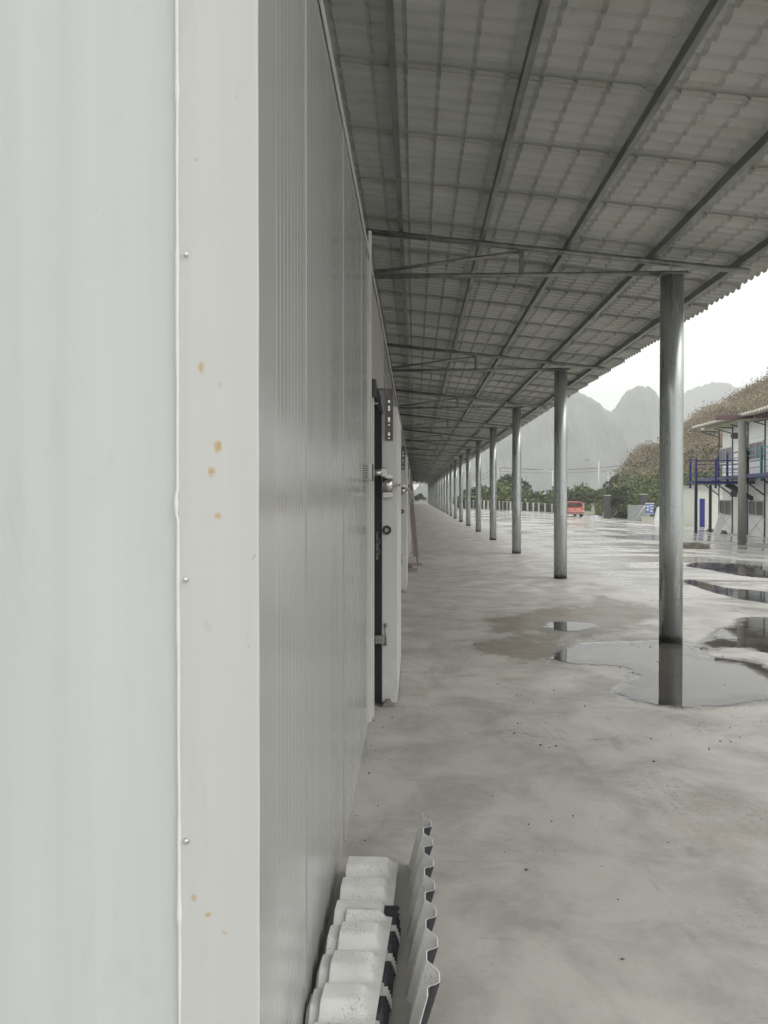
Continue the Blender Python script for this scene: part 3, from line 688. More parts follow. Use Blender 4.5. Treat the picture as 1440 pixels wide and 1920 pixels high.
for k,(x,y,L,a,lab) in enumerate(((-.12,15.2,.34,.3,'nearest short timber offcut lying at the wall foot before the ladder'),(-.16,16.0,.28,-.5,'middle timber offcut on the floor close to the ladder foot'),(-.05,16.4,.40,.1,'longest timber offcut lying beside the ladder foot'))):
    d_=Vector((math.cos(a),math.sin(a)*.6,0))*L/2; c=Vector((x,y,.03)); o=MB().beam(c-d_,c+d_,.09,.05).build('timber_offcut',M['plywood'],org=(x,y,0)); tag(o,lab,'timber')
# ------------------------------------------------------------------ PREFAB HOUSE
fd=Vector((-.12,-1,0)).normalized(); nrm=Vector((-1,.12,0)).normalized()   # along facade towards camera; outwards
FA=Vector((17.3,44,0))
def fac(px,py,off=0):
    r=ray(px,py); o=FA+nrm*off; t=((o-Vector((0,0,H))).dot(nrm))/r.dot(nrm); p=Vector((0,0,H))+r*t; return (p-o).dot(fd),p.z
FM=Matrix(((fd.x,nrm.x,0,FA.x),(fd.y,nrm.y,0,FA.y),(0,0,1,0),(0,0,0,1)))  # local x along facade, y outward
hs_=thing('prefab_house',(FA.x,FA.y,gz(FA.x)),'two-storey white prefab house with blue posts and railed upper walkway','house')
LEN=24; GB=-.75
ztop=fac(1349,806)[1]; zdk=fac(1350,897)[1]; print('house top',ztop,'deck',zdk)
MB().box((0,-6,GB),(LEN,0,ztop),FM).build('wall',M['white_panel'],hs_)
pspx=[fac(px,900)[0] for px in (1348.5,1374,1403,1435)]; bay=(pspx[3]-pspx[0])/3; print('posts s',pspx)
ps=[pspx[0]+.05]+pspx[1:]+[pspx[3]+bay*k for k in range(1,6)]
for s_ in ps: MB().box((s_-.035,.0,GB),(s_+.035,.05,ztop),FM).build('wall_post',M['navy_post'],hs_)
def window(x0,z0,x1,z1,off=.0):
    s0,za=min(x0,x1),min(z0,z1); s1,zb=max(x0,x1),max(z0,z1); m=MB(); t=.06
    m.box((s0,off+.001,za),(s1,off+.05,za+t),FM); m.box((s0,off+.001,zb-t),(s1,off+.05,zb),FM); m.box((s0,off+.001,za+t),(s0+t,off+.05,zb-t),FM); m.box((s1-t,off+.001,za+t),(s1,off+.05,zb-t),FM)
    mid=(s0+s1)/2; m.box((mid-t/2,off+.001,za+t),(mid+t/2,off+.045,zb-t),FM)
    f=m.build('window',M['frame'],hs_)
    MB().box((s0+t,off+.002,za+t),(mid-t/2,off+.012,zb-t),FM).box((mid+t/2,off+.002,za+t),(s1-t,off+.02,zb-t),FM).build('pane',M['glass'],f)
for (a,b,c,d) in ((1351,839,1373,868),(1406,828,1433,860),(1350,937,1372,967),(1405,938,1433,969)):
    s0,zb=fac(a,b); s1,za=fac(c,d); _,zt2=fac(c,b); window(s0,za,s1,(zb+zt2)/2)
for k in range(1,3):
    s0=ps[3]+bay*(2*k-1)-.2+bay*.1; window(s0+bay*.1,zdk+.95,s0+bay*.85,zdk+2.1); window(s0+bay*.1,.55,s0+bay*.85,1.75-.1)
# doors
for zz0,zz1,mm in ((GB+.25,1.55,'door_blue'),(zdk+.02,zdk+2.05,'blue')):
    MB().box((pspx[2]-.75,.004,zz0),(pspx[2]-.03,.045,zz1),FM).build('door',M[mm],hs_)
for px,py in ((1382.5,817),(1381,926)):
    s0,z0=fac(px,py); MB().box((s0-.12,.0,z0-.16),(s0+.12,.28,z0+.16),FM).tube([FM@Vector((s0,.28,z0)),FM@Vector((s0,.32,z0))],.1,12).build('wall_lamp',M['bracket'],hs_,bevel=.03)
# panel joint lines
m=MB()
for z_ in (ztop-.95,zdk-.9): m.box((.0,.001,z_),(LEN,.008,z_+.02),FM)
m.build('joint_strip',M['frame'],hs_)
# cross bracing rods on the lower panels
for i in range(0,len(ps)-1,2):
  for sg in (-1,1):
    m=MB(); m.tube([FM@Vector((ps[i]+.05,.025+.004*sg,.05-.5*sg)),FM@Vector((ps[i+1]-.05,.025+.004*sg,.05+.5*sg))],.012,6); m.build('bracing_rod',M['frame'],hs_)
# walkway and railing
DW=1.15
dk=MB().box((-.4,.051,zdk-.14),(LEN,DW,zdk),FM).build('walkway',M['navy'],hs_)
def railing(pts,parent,mr,mp,n_r=4,hh=1.1,every=None):
    for i in range(len(pts)-1):
        a,b=pts[i],pts[i+1]
        m=MB()
        for k in range(n_r): z=hh*(k+1)/n_r; m.beam(a+Vector((0,0,z)),b+Vector((0,0,z)),.05,.05 if k==n_r-1 else .03)
        m.build('rail',mr,parent)
    for p in pts: MB().box((p.x-.045,p.y-.045,p.z-.35),(p.x+.045,p.y+.045,p.z+hh+.08)).build('rail_post',mp,parent)
rs=[fac(px,900,DW-.05)[0] for px in (1363.5,1402,1427.5)]; step=rs[2]-rs[1]; print('rail posts',rs)
rp=[rs[0]-(rs[1]-rs[0])*.5]+rs+[rs[2]+step*1.3*k for k in range(1,7)]
rp=[FM@Vector((s_,DW-.05,zdk)) for s_ in rp]
railing(rp[:3],dk,M['blue'],M['blue']); railing(rp[2:],dk,M['teal'],M['teal'])
for s_ in ps[:]:
    MB().beam(FM@Vector((s_,.05,zdk-.95)),FM@Vector((s_,DW-.1,zdk-.16)),.06,.06).build('deck_brace',M['navy_post'],hs_)
    m=MB(); m.beam(FM@Vector((s_,.05,ztop-.12)),FM@Vector((s_,1.0,ztop-.08)),.05,.05); m.beam(FM@Vector((s_,.05,ztop-.42)),FM@Vector((s_,1.0,ztop-.12)),.05,.05); m.build('eave_bracket',M['navy_post'],hs_)
# landing at the far end on thin posts
P1=gnd(1302,999); P2_=gnd(1331.5,997); zl=atY(1302,902,P1.y).z; print('landing',P1,P2_,zl)
lx0,lx1=P1.x,P1.x+3.2; ly0,ly1=P1.y-.1,P1.y+.8
ln_=MB().box((lx0,ly0,zl-.14),(lx1,ly1,zl)).build('stair_landing',M['navy'],hs_)
railing([Vector((lx0+.05,ly1-.05,zl)),Vector((lx0+.05,ly0+.05,zl)),Vector((lx0+1.0,ly0+.05,zl)),Vector((lx0+2.4,ly0+.05,zl))],ln_,M['blue'],M['blue'],5,1.0)
for x_,y_ in ((lx0+.05,ly0+.05),(P2_.x,P2_.y)): MB().box((x_-.06,y_-.06,gz(x_)-.02),(x_+.06,y_+.06,zl-.14)).build('landing_post',M['navy_post'],hs_)
MB().beam((lx0+1.6,ly0+.3,zl-.15),(lx0+3.1,ly0+.3,zl-1.0),.10,.22).build('landing_brace',M['navy_post'],hs_)
# roof: shallow mono pitch with corrugated edge
def corr(name,mat,p_eave0,p_eave1,up,parent,pitch=.28,amp=.035,th=.05):
    L=(p_eave1-p_eave0); n=int(L.length/pitch*4); V=[]
    for k in range(n+1):
        q=p_eave0+L*k/n; z=amp*math.sin(k*PI/2)
        for e in (Vector((0,0,0)),up): V.append(q+e+Vector((0,0,z)))
    nn=len(V); V2=[v-Vector((0,0,th)) for v in V]
    f=grid_faces(2,n+1); E=[(2*k,2*k+2,2*k+2+nn,2*k+nn) for k in range(n)]+[(2*k+1,2*k+1+nn,2*k+3+nn,2*k+3) for k in range(n)]+[(0,nn,nn+1,1),(2*n,2*n+1,2*n+1+nn,2*n+nn)]
    return npmesh(name,np.array([tuple(v) for v in V+V2]),np.concatenate([f,f[:,::-1]+nn,np.array(E)]),mat,parent)
corr('roof',M['house_roof'],FM@Vector((-.5,1.05,ztop+.04)),FM@Vector((LEN+.4,1.05,ztop+.04)),FM.to_3x3()@Vector((0,-7.4,.9)),hs_)
MB().box((-.5,.06,ztop-.05),(LEN+.4,1.0,ztop-.01),FM).build('soffit',M['eave_y'],hs_)
# front canopy before the house
cc=gnd(1391,1022); hcv=thing('yard_canopy',(cc.x,cc.y,gz(cc.x)),'open canopy on a round grey column standing in front of the prefab house','canopy')
zt=atY(1391,789,cc.y).z
MB().tube([(cc.x,cc.y,gz(cc.x)-.02),(cc.x,cc.y,zt)],[.135,.135],24).build('column',M['ccol'],hcv)
ze=zt+.22; e0=atZ(1297,801,ze); e1=atZ(1440,763,ze); print('eave',e0,e1,ze)
ex=(e0.x+e1.x)/2; far=Vector((e0.x,e0.y,ze)); dirn=(e1-e0).normalized(); nearp=far+dirn*20; nearp.z=ze
corr('roof',M['house_roof'],far,nearp,Vector((3.3,.0,.40)),hcv,pitch=.22,amp=.03,th=.06)
MB().beam((cc.x-.9,cc.y,zt+.10),(cc.x+3.2,cc.y,zt+.30),.10,.16).build('cross_beam',M['eave'],hcv)
q0=far+Vector((.5,-.1,-.02)); MB().beam(q0+dirn*5+Vector((0,0,-.05)),nearp+Vector((.5,0,-.07)),.08,.12).build('edge_beam',M['eave'],hcv)
MB().beam(q0+Vector((0,0,-.07)),q0+dirn*4.95+Vector((0,0,-.07)),.08,.10).build('edge_beam',M['eave_y'],hcv)
MB().beam(far+Vector((2.6,-.1,.26)),nearp+Vector((2.6,0,.26)),.08,.12).build('edge_beam',M['eave'],hcv)
# annex
A0=gnd(1308,989); A1=gnd(1347,993); yA=(A0.y+A1.y)/2+2
aw0=atY(1306,991,yA); aw1=atY(1352,912,yA); an=thing('side_annex',(aw0.x,yA,gz(aw0.x)),'low cream annex with a narrow blue door beyond the house end','annex')
g0=gz(aw0.x)-.25; zA=atY(1320,912,yA).z
MB().box((aw0.x,yA,g0),(aw1.x+2,yA+4,zA)).build('wall',M['cream_panel'],an)
d0=atY(1312,935,yA); d1=atY(1321,988,yA); MB().box((d0.x,yA-.04,d1.z),(d1.x,yA-.002,d0.z)).build('door',M['door_blue'],an)
q=atY(1331,950,yA); MB().box((q.x-.05,yA-.03,g0),(q.x+.05,yA-.002,zA)).build('wall_post',M['navy_post'],an)
r0=atY(1303,913,yA-.3); r1=atY(1327,906,yA+1); m=MB(); m.prism([(aw0.x-.3,yA-.35,zA),(aw1.x+2,yA-.35,zA),(aw1.x+2,yA-.35,zA+.09),(aw0.x-.3,yA-.35,zA+.05)],(0,4.6,0)); m.build('roof',M['frame'],an)

# leaning board, rubble, brush heap, mound
bb=gnd(1343,1003); bt=atY(1355,964,bb.y+.6); o=MB().beam(bb,bt,.34,.05,Vector((0,-1,0))).build('leaning_board',M['white'],org=bb,bevel=.01); tag(o,'white board leaning on the corner of the prefab house','board')
def rock(name,c,r,sc,m,label,cat,seed,group=None):
    rr=random.Random(seed); bm=bmesh.new(); bmesh.ops.create_icosphere(bm,subdivisions=2,radius=1)
    for v in bm.verts:
        k=1+rr.uniform(-.22,.22); v.co=Vector((v.co.x*sc[0]*k,v.co.y*sc[1]*k,max(v.co.z*sc[2]*k,-.05)))*r
    me=bpy.data.meshes.new(name); bm.to_mesh(me); bm.free(); me.materials.append(m); o=bpy.data.objects.new(name,me); COL.objects.link(o); o.location=c; WL[o.name]=Vector(c); return tag(o,label,cat,group)
rock('rubble_stone',gnd(1356,1001),.2,(1,1,.9),M['stone'],'brown stone lying beside the leaning white board','stone',2)
rock('rubble_stone',gnd(1337,996),.3,(1.6,1,.35),M['stone'],'low rubble lump left of the leaning white board','stone',3)
gm=gnd(1292,1027); rock('dirt_mound',gm,.5,(1.1,.8,.34),M['stone'],'dark flat mound of broken concrete on the yard beside the nearest column','mound',5)

# ------------------------------------------------------------------ LEAF TOOLS
def leaf_cloud(P,size,flat=.6):
    n=len(P); P=np.asarray(P); s=size*RNG.uniform(.6,1.4,n)
    a=RNG.normal(size=(n,3)); a/=np.linalg.norm(a,axis=1)[:,None]; b=RNG.normal(size=(n,3)); b-=a*(a*b).sum(1)[:,None]; b/=np.linalg.norm(b,axis=1)[:,None]
    a=a*s[:,None]; b=b*s[:,None]*flat
    V=np.stack([P-a,P+b*.9,P+a,P-b],1).reshape(-1,3); F=np.arange(4*n).reshape(-1,4); return V,F
def crown_pts(c,r,n,lumps=9):
    out=[]; cs_=[]
    for k in range(lumps):
        t=RNG.uniform(0,2*PI); ph=RNG.uniform(-.3,1); q=np.array([math.cos(t)*r[0]*.62*math.sqrt(1-ph*ph*.8),math.sin(t)*r[1]*.62*math.sqrt(1-ph*ph*.8),ph*r[2]*.62]); cs_.append((q,RNG.uniform(.28,.5)))
    for q,s in cs_:
        m=n//lumps; d=RNG.normal(size=(m,3)); d/=np.linalg.norm(d,axis=1)[:,None]; rad=RNG.uniform(.55,1.08,m)**.6
        out.append(np.array(c)+q+d*rad[:,None]*np.array(r)*s)
    return np.concatenate(out)
def tree(name,base,h,r,mat,label,n=1500,leaf=.16,trunk=True,group=None,cat='tree'):
    t=thing(name,base,label,cat,group); b=Vector(base)
    if trunk:
        m=MB(); m.tube([b,b+Vector((.1,0,h*.35)),b+Vector((.05,.1,h*.6))],[h*.03,h*.022,h*.012],8)
        for k in range(5):
            a=k*1.3; m.tube([b+Vector((.08,0,h*.3)),b+Vector((math.cos(a)*r[0]*.5,math.sin(a)*r[1]*.5,h*.62))],[h*.013,h*.006],6)
        m.build('trunk',M['bark'],t)
    V,F=leaf_cloud(crown_pts((b.x,b.y,b.z+h-r[2]),r,n),leaf); npmesh('crown',V,F,M[mat],t); return t

# ------------------------------------------------------------------ FENCE, GATE, YARD FURNITURE
fpx=[(1080,965.5),(1069,964.8),(1057,964.2),(1046,963.5),(1035,962.8),(1022,962),(1010,961.3),(999.6,960.8),(989,960.2),(978,959.5),(967,959),(957,958.6),(951,958.2),(943.5,957.6),(936,957.2),(929,957),(922,956.8),(915,956.5),(907.5,956.2),(901,956),(894,955.8),(888,955.6),(881,955.5),(874,955.4)]
fp=[gnd(*q) for q in fpx]
fn=thing('boundary_fence',fp[0],'low white-posted fence along the far edge of the yard','fence')
for p in fp:
    MB().box((p.x-.085,p.y-.085,p.z-.05),(p.x+.085,p.y+.085,p.z+.92)).box((p.x-.12,p.y-.12,p.z+.92),(p.x+.12,p.y+.12,p.z+1.0)).build('post',M['fencepost'],fn)
m=MB(); 
for a,b in zip(fp,fp[1:]):
    for zz in (.15,.82): m.beam(a+Vector((0,0,zz)),b+Vector((0,0,zz)),.06,.06)
    L=(b-a).length; n=max(3,int(L/.11))
    for k in range(1,n): q=a.lerp(b,k/n); m.box((q.x-.02,q.y-.02,q.z+.12),(q.x+.02,q.y+.02,q.z+.92))
m.build('bars',M['fenceinf'],fn)
m=MB(); 
for a,b in zip(fp[:8],fp[1:9]): m.beam(a+Vector((0,0,.03)),b+Vector((0,0,.03)),.22,.18)
m.build('plinth',M['fencepost'],fn)
# low wall right of truck
wl=[gnd(1081,966),gnd(1100,967),gnd(1118,968.5)]; lw=thing('low_wall',wl[0],'low cream wall with two pale piers right of the red truck','wall')
m=MB(); m.beam(wl[0]+Vector((0,.8,.2)),wl[2]+Vector((0,.8,.2)),.2,.5); m.build('coping_wall',M['cap'],lw)
for px in (1095,1114.5):
    q=gnd(px,968); q.y+=.6; MB().box((q.x-.13,q.y-.13,q.z),(q.x+.13,q.y+.13,q.z+1.15)).box((q.x-.18,q.y-.18,q.z+1.15),(q.x+.18,q.y+.18,q.z+1.22)).build('pier',M['fencepost'],lw)
gp=[]
for (px,py,top_,lab,wd) in ((1138,972,928,'dark gate pillar standing alone right of the red truck',.24),(1206,976,926,'dark gate pillar behind the blue notice board',.27)):
    q=gnd(px,py); zt_=atY(px,top_,q.y).z; t=thing('gate_pillar',q,lab,'pillar','gate pillars')
    MB().box((q.x-wd,q.y-wd,q.z-.05),(q.x+wd,q.y+wd,zt_-.06)).build('shaft',M['granite'],t); MB().box((q.x-wd-.05,q.y-wd-.05,zt_-.06),(q.x+wd+.05,q.y+wd+.05,zt_)).build('cap',M['cap'],t); gp.append(q)
q=gnd(1177,976); z1=atY(1177,947,q.y).z; q2=gnd(1200,976)
o=MB().box((q.x,q.y,q.z+.03),(q2.x,q.y+.10,z1)).build('grey_metal_gate',M['grey'],org=q,bevel=.02); tag(o,'plain grey metal gate leaf left of the right gate pillar','gate')
gr=thing('green_rail',gnd(1146,971),'thin horizontal rail across the gate opening between the pillars','rail')
a=gnd(1146,971); b=gnd(1175,971); MB().beam(a+Vector((0,3,.35)),b+Vector((0,3,.35)),.05,.05).beam(a+Vector((0,3,.05)),b+Vector((0,3,.05)),.05,.05).build('bar',M['fencepost'],gr)
for t_ in (.0,.42,1): c=a.lerp(b,t_); MB().box((c.x-.05,c.y+2.95,c.z-.05),(c.x+.05,c.y+3.05,c.z+.45)).build('post',M['fencepost'],gr)
# notice board on plinth
q=gnd(1205,979); p0_=atY(1211.5,943,q.y); p1_=atY(1227,964,q.y); nb=thing('notice_board',(p0_.x,q.y,q.z),'blue and white notice board above a cream block plinth','sign')
MB().box((p0_.x,q.y+.1,p1_.z),(p1_.x,q.y+.2,p0_.z)).build('board',M['blueboard'],nb)
m=MB(); w_=p1_.x-p0_.x; h_=p0_.z-p1_.z
m.box((p0_.x-.02,q.y+.085,p0_.z-.06),(p1_.x+.02,q.y+.0995,p0_.z)); m.box((p0_.x-.02,q.y+.085,p1_.z),(p1_.x+.02,q.y+.0995,p1_.z+.03))
for (u0,v0,u1,v1) in ((.08,.62,.40,.74),(.5,.5,.9,.58),(.12,.3,.35,.5),(.55,.2,.8,.35),(.45,.72,.9,.8)): m.box((p0_.x+w_*u0,q.y+.088,p1_.z+h_*v0),(p0_.x+w_*u1,q.y+.0995,p1_.z+h_*v1))
m.build('pale_markings',M['white'],nb)
m=MB(); 
for k in range(4): xx=q.x+k*.2; m.box((xx,q.y,q.z),(xx+.185,q.y+.3,q.z+.40))
m.build('plinth',M['cap'],nb)
a=gnd(1190,977); b_=atY(1210,947,a.y+.1); o=MB().tube([a,b_],.035,8).build('leaning_pole',M['cap'],org=a); tag(o,'thin pale pole leaning on the right gate pillar','pole')
q=gnd(1231,979); m=MB(); a=atY(1236,950,q.y)
o=MB().prism([(q.x-.2,q.y,q.z),(q.x+.35,q.y,q.z),(a.x+.05,q.y,a.z),(a.x-.05,q.y,a.z)],(0,.4,0)).build('white_sack_pile',M['white'],org=q,bevel=.04); tag(o,'pointed white cover standing just left of the nearest column','cover')
for i,(px,py,r_) in enumerate(((1119,971,.26),(1112,970.5,.20))):
    rock('pale_bag',gnd(px,py),r_,(1.5,1,.8),M['bag'],('larger' if i==0 else 'smaller')+' pale blue bag on the ground left of the dark gate pillar','bag',20+i)
# far navy sheeting right of the nearest column + brush heap
q=gnd(1283,972); q2=gnd(1306,972); z1=atY(1290,940,q.y).z; z0=atY(1290,968,q.y).z
o=MB().box((q.x-1.5,q.y+1,z0),(q2.x,q.y+1.1,z1)).build('sheet_fence',M['wallnavy'],org=q); tag(o,'dark blue sheet fence between the nearest column and the house','fence')
o=MB().box((q.x-1.5,q.y+.7,gz(q.x)-.2),(q2.x,q.y+1.3,z0-.004)).build('pink_wall',M['bead'],org=q); tag(o,'pale low wall under the dark blue sheet fence','wall')
q=gnd(1290,986); V,F=leaf_cloud(crown_pts((q.x+.15,q.y,q.z+.35),(.75,.6,.62),900,6),.10); o=npmesh('brush_heap',V,F,M['leaf_pink'],org=q); tag(o,'reddish heap of dry brush beyond the nearest column','brush heap')

# ------------------------------------------------------------------ RED TRUCK
q=gnd(1078,969.5); W=.80; tk=thing('red_pickup',(q.x,q.y,q.z),'small red pickup with pale lettering on its tailgate parked by the far fence','truck')
def T(x,y,z): return (q.x+x,q.y+y,q.z+z)
m=MB(); m.prism([T(-W,0,.30),T(W,0,.30),T(W,0,.82),T(-W,0,.82)],(0,4.2,0)); m.build('body',M['red'],tk,bevel=.06)
m=MB(); m.prism([T(-W*.98,.12,.84),T(W*.98,.12,.84),T(W*.80,.12,1.30),T(-W*.80,.12,1.30)],(0,2.9,0)); cabo=m.build('cab',M['red'],tk,bevel=.07)
MB().prism([T(-W*.76,.095,.90),T(W*.76,.095,.90),T(W*.66,.095,1.22),T(-W*.66,.095,1.22)],(0,.03,0)).build('rear_window',M['glass'],cabo)
m=MB()
for r_,z_ in ((0,.66),(1,.50)):
    x=-.52
    while x<.5:
        wd=random.uniform(.07,.13)
        if z_==.66 and -.08<x<.05: x+=.12; continue
        m.box(T(x,-.012,z_-.04),T(x+wd,-.001,z_+.05)); x+=wd+.035
m.build('lettering',M['redpale'],tk)
MB().box(T(-W,-.08,.24),T(W,-.003,.34)).build('bumper',M['steel'],tk,bevel=.02)
for sx in (-1,1):
    MB().box(T(sx*W*.96,-.02,.42),T(sx*W*.84,-.002,.62)).build('tail_lamp',M['redpale'],tk)
    for yy in (.75,3.3): 
        wb=MB().tube([T(sx*(W-.22),yy,.28),T(sx*(W-.02),yy,.28)],.28,20).build('wheel',M['tyre'],tk); MB().tube([T(sx*(W-.02),yy,.28),T(sx*(W-.01),yy,.28)],.15,14).build('rim',M['steel'],wb)

# ------------------------------------------------------------------ LAMPS, POLES, CABLES
def lamp(px,pyt,d,side,label,arm=1.5):
    p=atY(px,pyt,d); g_=gz(p.x)-.03; t=thing('street_lamp',(p.x,d,g_),label,'street lamp','street lamps beyond the yard')
    MB().tube([(p.x,d,g_),(p.x,d,p.z)],[.11,.07],8).build('pole',M['lampgrey'],t)
    MB().tube([(p.x,d,p.z-.25),(p.x+side*arm*.5,d,p.z+.05),(p.x+side*arm,d,p.z+.12)],.05,8).build('arm',M['lampgrey'],t)
    MB().box((p.x+side*arm*.75,d-.12,p.z+.08),(p.x+side*(arm+.25),d+.12,p.z+.20)).build('lamp_head',M['steel'],t)
lamp(1122.5,864,98,-1,'street lamp with its arm pointing left above the round green tree')
lamp(1140,886,128,-1,'short distant lamp just right of the round green tree',.6)
lamp(978.5,897,120,1,'pale street lamp rising beside the third column from the camera',.5)
lamp(1036,882,112,-1,'street lamp whose arm shows just left of the second column',1.6)
lamp(890,904,135,1,'faint pale street lamp seen past the row of thin columns',.6)
lamp(1246,830,72,-1,'street lamp mostly hidden behind the nearest column',1.5)
def upole(px,pyt,d,label):
    p=atY(px,pyt,d); g_=gz(p.x)-.03; t=thing('utility_pole',(p.x,d,g_),label,'utility pole','utility poles beyond the yard')
    MB().tube([(p.x,d,g_),(p.x,d,p.z)],[.17,.11],8).build('pole',M['cap'],t)
    for k,dz_ in enumerate((.15,1.0)): MB().box((p.x-.9,d-.06,p.z-dz_-.05),(p.x+.9,d+.06,p.z-dz_+.05)).build('crossarm',M['steel'],t)
    MB().box((p.x+.12,d-.3,p.z-2.4),(p.x+.6,d+.1,p.z-1.6)).build('transformer',M['steel'],t); return p
u1=upole(933.5,876,110,'utility pole with crossarms just beyond the fourth column')
u2=upole(1290,850,130,'utility pole beyond the nearest column against the brown hill')
u3=upole(873,884,150,'thin far utility pole among the distant columns')
for k in range(3):
    for ua,ub,wh in ((u1,u2,'right'),(u3,u1,'left')):
        a=ua+Vector((-.6+.6*k,0,-.05-.5*(k%2))); b=ub+Vector((-.6+.6*k,0,-.05-.5*(k%2))); pts=[a.lerp(b,t/16)-Vector((0,0,1.2*4*(t/16)*(1-t/16))) for t in range(17)]
        o=MB().tube(pts,.025,5).build('power_cable',M['cable'],org=a); tag(o,'thin overhead cable running '+wh+' from the pole beyond the fourth column','cable','overhead cables to the '+wh)

# ------------------------------------------------------------------ FAR SHEDS
def shed(px0,px1,pyt,pyr,d,label,wall='wallgrey'):
    a=atY(px0,pyt,d); b=atY(px1,pyt,d); r_=atY(px0,pyr,d).z; t=thing('blue_roofed_shed',(a.x,d,gz(a.x)-.03),label,'shed','far sheds')
    MB().box((a.x,d,-1),(b.x,d+8,a.z)).build('wall',M[wall],t)
    xm=(a.x+b.x)/2; MB().prism([(a.x-.3,d-.3,a.z),(b.x+.3,d-.3,a.z),(b.x-.6,d-.3,r_),(a.x+.8,d-.3,r_)],(0,8.6,0)).build('roof',M['blueroof'],t)
shed(984,1000,935,923,125,'dark grey gabled shed behind the fence trees'); shed(1000,1014,929,922,135,'far shed with a bright blue roof behind the fence trees','white'); shed(1088,1112,933,921,125,'far shed with a blue roof left of the round green tree','white')

# ------------------------------------------------------------------ VEGETATION
# hedge mass behind the fence
pts=[]
for k in range(300):
    u=RNG.uniform(0,1); d=RNG.uniform(88,99); px=866+u*330; p=atY(px,929,d); topy=915+9*math.sin(px*.045)+5*math.sin(px*.13+1)+RNG.uniform(-3,8)
    if px>1060: topy+=6
    zt_=atY(px,topy,d).z; g_=gz(p.x); r_=RNG.uniform(.9,1.5)
    hh=max(zt_-g_,.8); m_=70; q=RNG.normal(size=(m_,3)); q/=np.linalg.norm(q,axis=1)[:,None]
    q=q*np.array([r_,r_,hh*.5])*RNG.uniform(.6,1.05,m_)[:,None]; q+=np.array([p.x,d,g_+hh*.5]); pts.append(q)
V,F=leaf_cloud(np.concatenate(pts),.24); o=npmesh('roadside_hedge',V,F,M['leaf_green']); tag(o,'mixed green hedge running behind the low fence','hedge',kind='stuff')
g_=lambda px,d: (atY(px,929,d).x,d,gz(atY(px,929,d).x)-.03)
tree('round_tree',g_(1116,86),3.0,(1.35,1.2,.85),'leaf_green','round-topped green tree below the left-pointing street lamp',2400,.13)
tree('dark_bushy_tree',g_(960,105),4.6,(2.4,2,1.7),'leaf_dark','dark bushy tree rising above the fence beside the third column',2000,.2)
tree('dark_bushy_tree',g_(895,112),3.2,(2.2,2,1.5),'leaf_dark','dark bushy tree behind the fence near the fifth column',1500,.2)
tree('end_bush',g_(789,160),2.1,(1.5,1.2,1.1),'leaf_dark','dark bush seen through the far end of the corridor',900,.16,False,cat='bush')
tree('gate_tree',g_(1158,70),2.6,(1.3,1.2,1.2),'leaf_dark','dark green tree seen through the gate between the two pillars',2200,.13)
tree('gate_tree',g_(1181,74),3.2,(1.6,1.3,1.4),'leaf_dark','taller dark green tree left of the right gate pillar',2400,.13)
tree('gate_tree',g_(1226,78),3.6,(2.0,1.5,1.4),'leaf_green','lighter green tree right of the right gate pillar',2400,.14)
tree('house_end_tree',g_(1290,66),3.3,(1.6,1.5,1.3),'leaf_green','green tree between the nearest column and the house end',2400,.13)
tree('hill_foot_tree',g_(1163,92),5.0,(2.0,1.8,2.1),'leaf_dark','grey-green tree at the left foot of the brown hill',2600,.16)
# hill
HP=[(26.5,0),(28.0,.4),(29,2.2),(29.9,4.4),(31.4,6.6),(32.9,8.2),(35.3,8.9),(39,11.6),(41.1,13.1),(44.1,14.6),(46.3,15.9),(48.9,17.4),(51.5,18.5),(60,23),(75,32),(100,40),(200,44)]
hx=np.array([a for a,b in HP]); hz=np.array([b for a,b in HP])
def hillz(x,y):
    b=np.clip(1-np.abs(y-112)/50.0,0,1)**.85
    n=.5*np.sin(x*.55+y*.21)+.35*np.sin(x*1.3-y*.7)+.3*np.sin(y*.9+x*.3)
    h=np.interp(x*112/np.maximum(y,60),hx,hz)
    return -1.25+(h+1.25+n*np.clip(h/6,0,1)*.7)*b
xs=np.arange(19,150,1.6); ys=np.arange(64,162,2.0); X,Y=np.meshgrid(xs,ys); Z=hillz(X,Y)
o=npmesh('hill',np.stack([X.ravel(),Y.ravel(),Z.ravel()],1),grid_faces(len(xs),len(ys)),M['hill'],smooth=True); tag(o,kind='structure')
def scatter(n,xr,yr,hgt,leaf,mat,name,label,minh=.3,cl=14,spread=.7,thin=None):
    x=RNG.uniform(*xr,n); y=RNG.uniform(*yr,n); z=hillz(x,y); k=z>minh-1.2
    if thin is not None: k&=thin(x,y,z)
    x,y,z=x[k],y[k],z[k]; P=np.repeat(np.stack([x,y,z],1),cl,0); s=np.repeat(RNG.uniform(.5,1.3,len(x)),cl)
    q=RNG.normal(size=P.shape)*np.array([spread,spread,hgt*.5])*s[:,None]; q[:,2]=np.minimum(np.abs(q[:,2]),hgt*.8); V,F=leaf_cloud(P+q,leaf); o=npmesh(name,V,F,M[mat]); return tag(o,label,'scrub',kind='stuff')
vis=lambda x,y,z:(x/y<.62)
scatter(21000,(22,75),(66,118),.6,.105,'leaf_brown','hill_scrub','dry brown scrub covering the hillside behind the house',cl=11,spread=.55,thin=vis)
scatter(3200,(23,75),(66,116),1.0,.11,'leaf_pink','hill_shrubs','pale pinkish leafless shrubs scattered over the hill',cl=18,spread=.6,thin=vis)
scatter(520,(22,75),(66,116),1.2,.13,'leaf_dark','hill_bushes','dark green bushes dotted over the brown hill',cl=60,spread=.7,thin=lambda x,y,z:(x/y<.62)&((np.sin(x*.7+y*.3)>.55)|(x/y<.268)))
scatter(900,(19,38),(64,88),1.3,.13,'leaf_green','hill_foot_bushes','green bushes massed along the foot of the hill',minh=-.3,cl=60,spread=.8,thin=lambda x,y,z:(z<3.2))

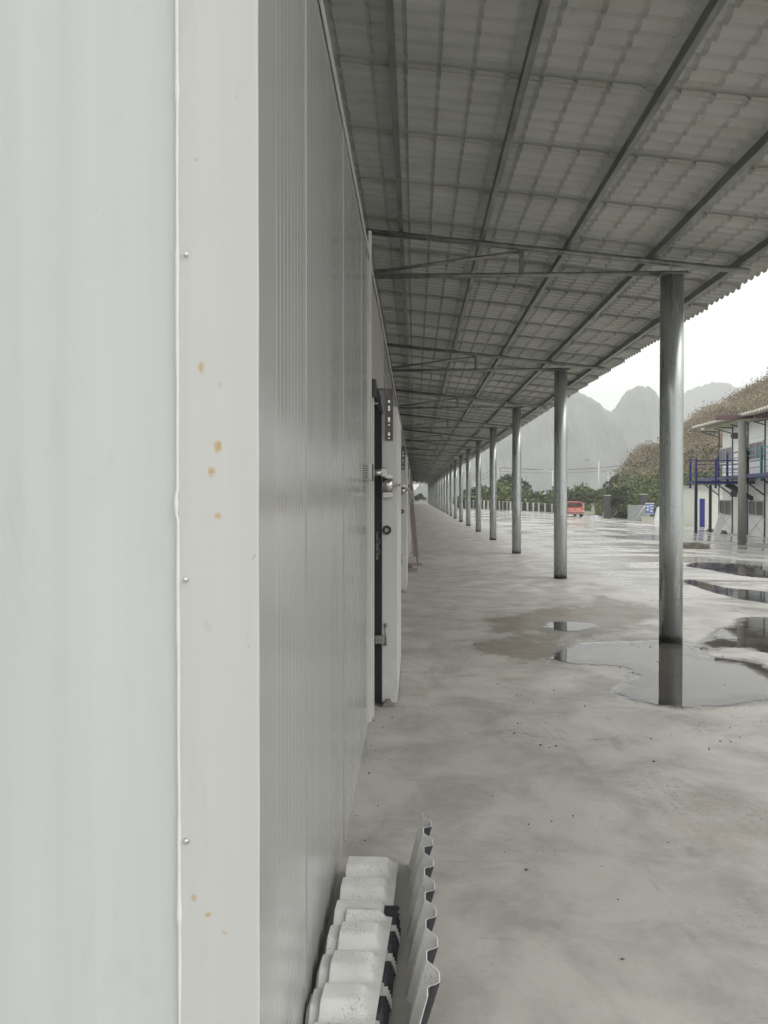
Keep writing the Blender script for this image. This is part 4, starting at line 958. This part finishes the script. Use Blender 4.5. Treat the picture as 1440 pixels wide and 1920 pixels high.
# ------------------------------------------------------------------ MOUNTAINS
def mountain(prof,D,W,label_,seed):
    P=[atY(px,py,D) for px,py in prof]; X=np.array([p.x for p in P]); Z=np.array([p.z for p in P])
    xs=np.linspace(X[0],X[-1],180); zs=np.interp(xs,X,Z); k=np.ones(5)/5; zs2=np.convolve(np.pad(zs,2,'edge'),k,'valid'); rr=np.random.default_rng(seed)
    zs2=zs2+np.convolve(rr.normal(size=len(xs)+4)*2.4,np.ones(5)/5,'valid')+rr.normal(size=len(xs))*.8
    ys=np.linspace(-1,1,41); V=[]
    for t in ys:
        b=(1-abs(t)**2.2); V.append(np.stack([xs,np.full_like(xs,D)+t*W,-3+(zs2+3)*b**.8+(rr.normal(size=len(xs))*2.2 if abs(t)<.95 and abs(t)>.04 else 0)*np.minimum(1,(1-b)*3)],1))
    o=npmesh('mountain',np.concatenate(V),grid_faces(180,41),M['mountain'],smooth=True); return tag(o,label_,kind='structure')
mountain([(770,925),(800,900),(830,860),(870,830),(930,800),(985,765),(1030,742),(1065,734),(1085,736),(1105,747),(1122,762),(1140,777),(1160,830),(1180,880),(1195,922)],820,90,'hazy left karst peak rising behind the columns',1)
mountain([(1060,925),(1090,860),(1120,800),(1140,776),(1155,766),(1166,748),(1174,735),(1186,727),(1200,724),(1213,727),(1223,737),(1235,752),(1255,775),(1275,800),(1300,860),(1330,920)],900,70,'rounded hazy karst peak left of the nearest column',2)
mountain([(1180,920),(1220,820),(1262,755),(1283,738),(1305,726),(1335,718),(1358,719),(1385,735),(1430,760),(1520,800),(1620,900)],1200,90,'palest hazy karst peak right of the nearest column',3)

# ------------------------------------------------------------------ HAZE
hm=bpy.data.materials.new('haze'); hm.use_nodes=True; t=hm.node_tree
t.nodes.remove(t.nodes['Principled BSDF']); pv=t.nodes.new('ShaderNodeVolumePrincipled'); pv.inputs['Color'].default_value=(.92,.93,.945,1); pv.inputs['Density'].default_value=.00095; pv.inputs['Anisotropy'].default_value=.0
t.links.new(pv.outputs[0],t.nodes['Material Output'].inputs['Volume'])
o=MB().box((-1600,-300,-6),(1600,1480,190)).build('haze',hm); tag(o,'thin pale mist filling the air over the yard and valley','haze',kind='stuff')
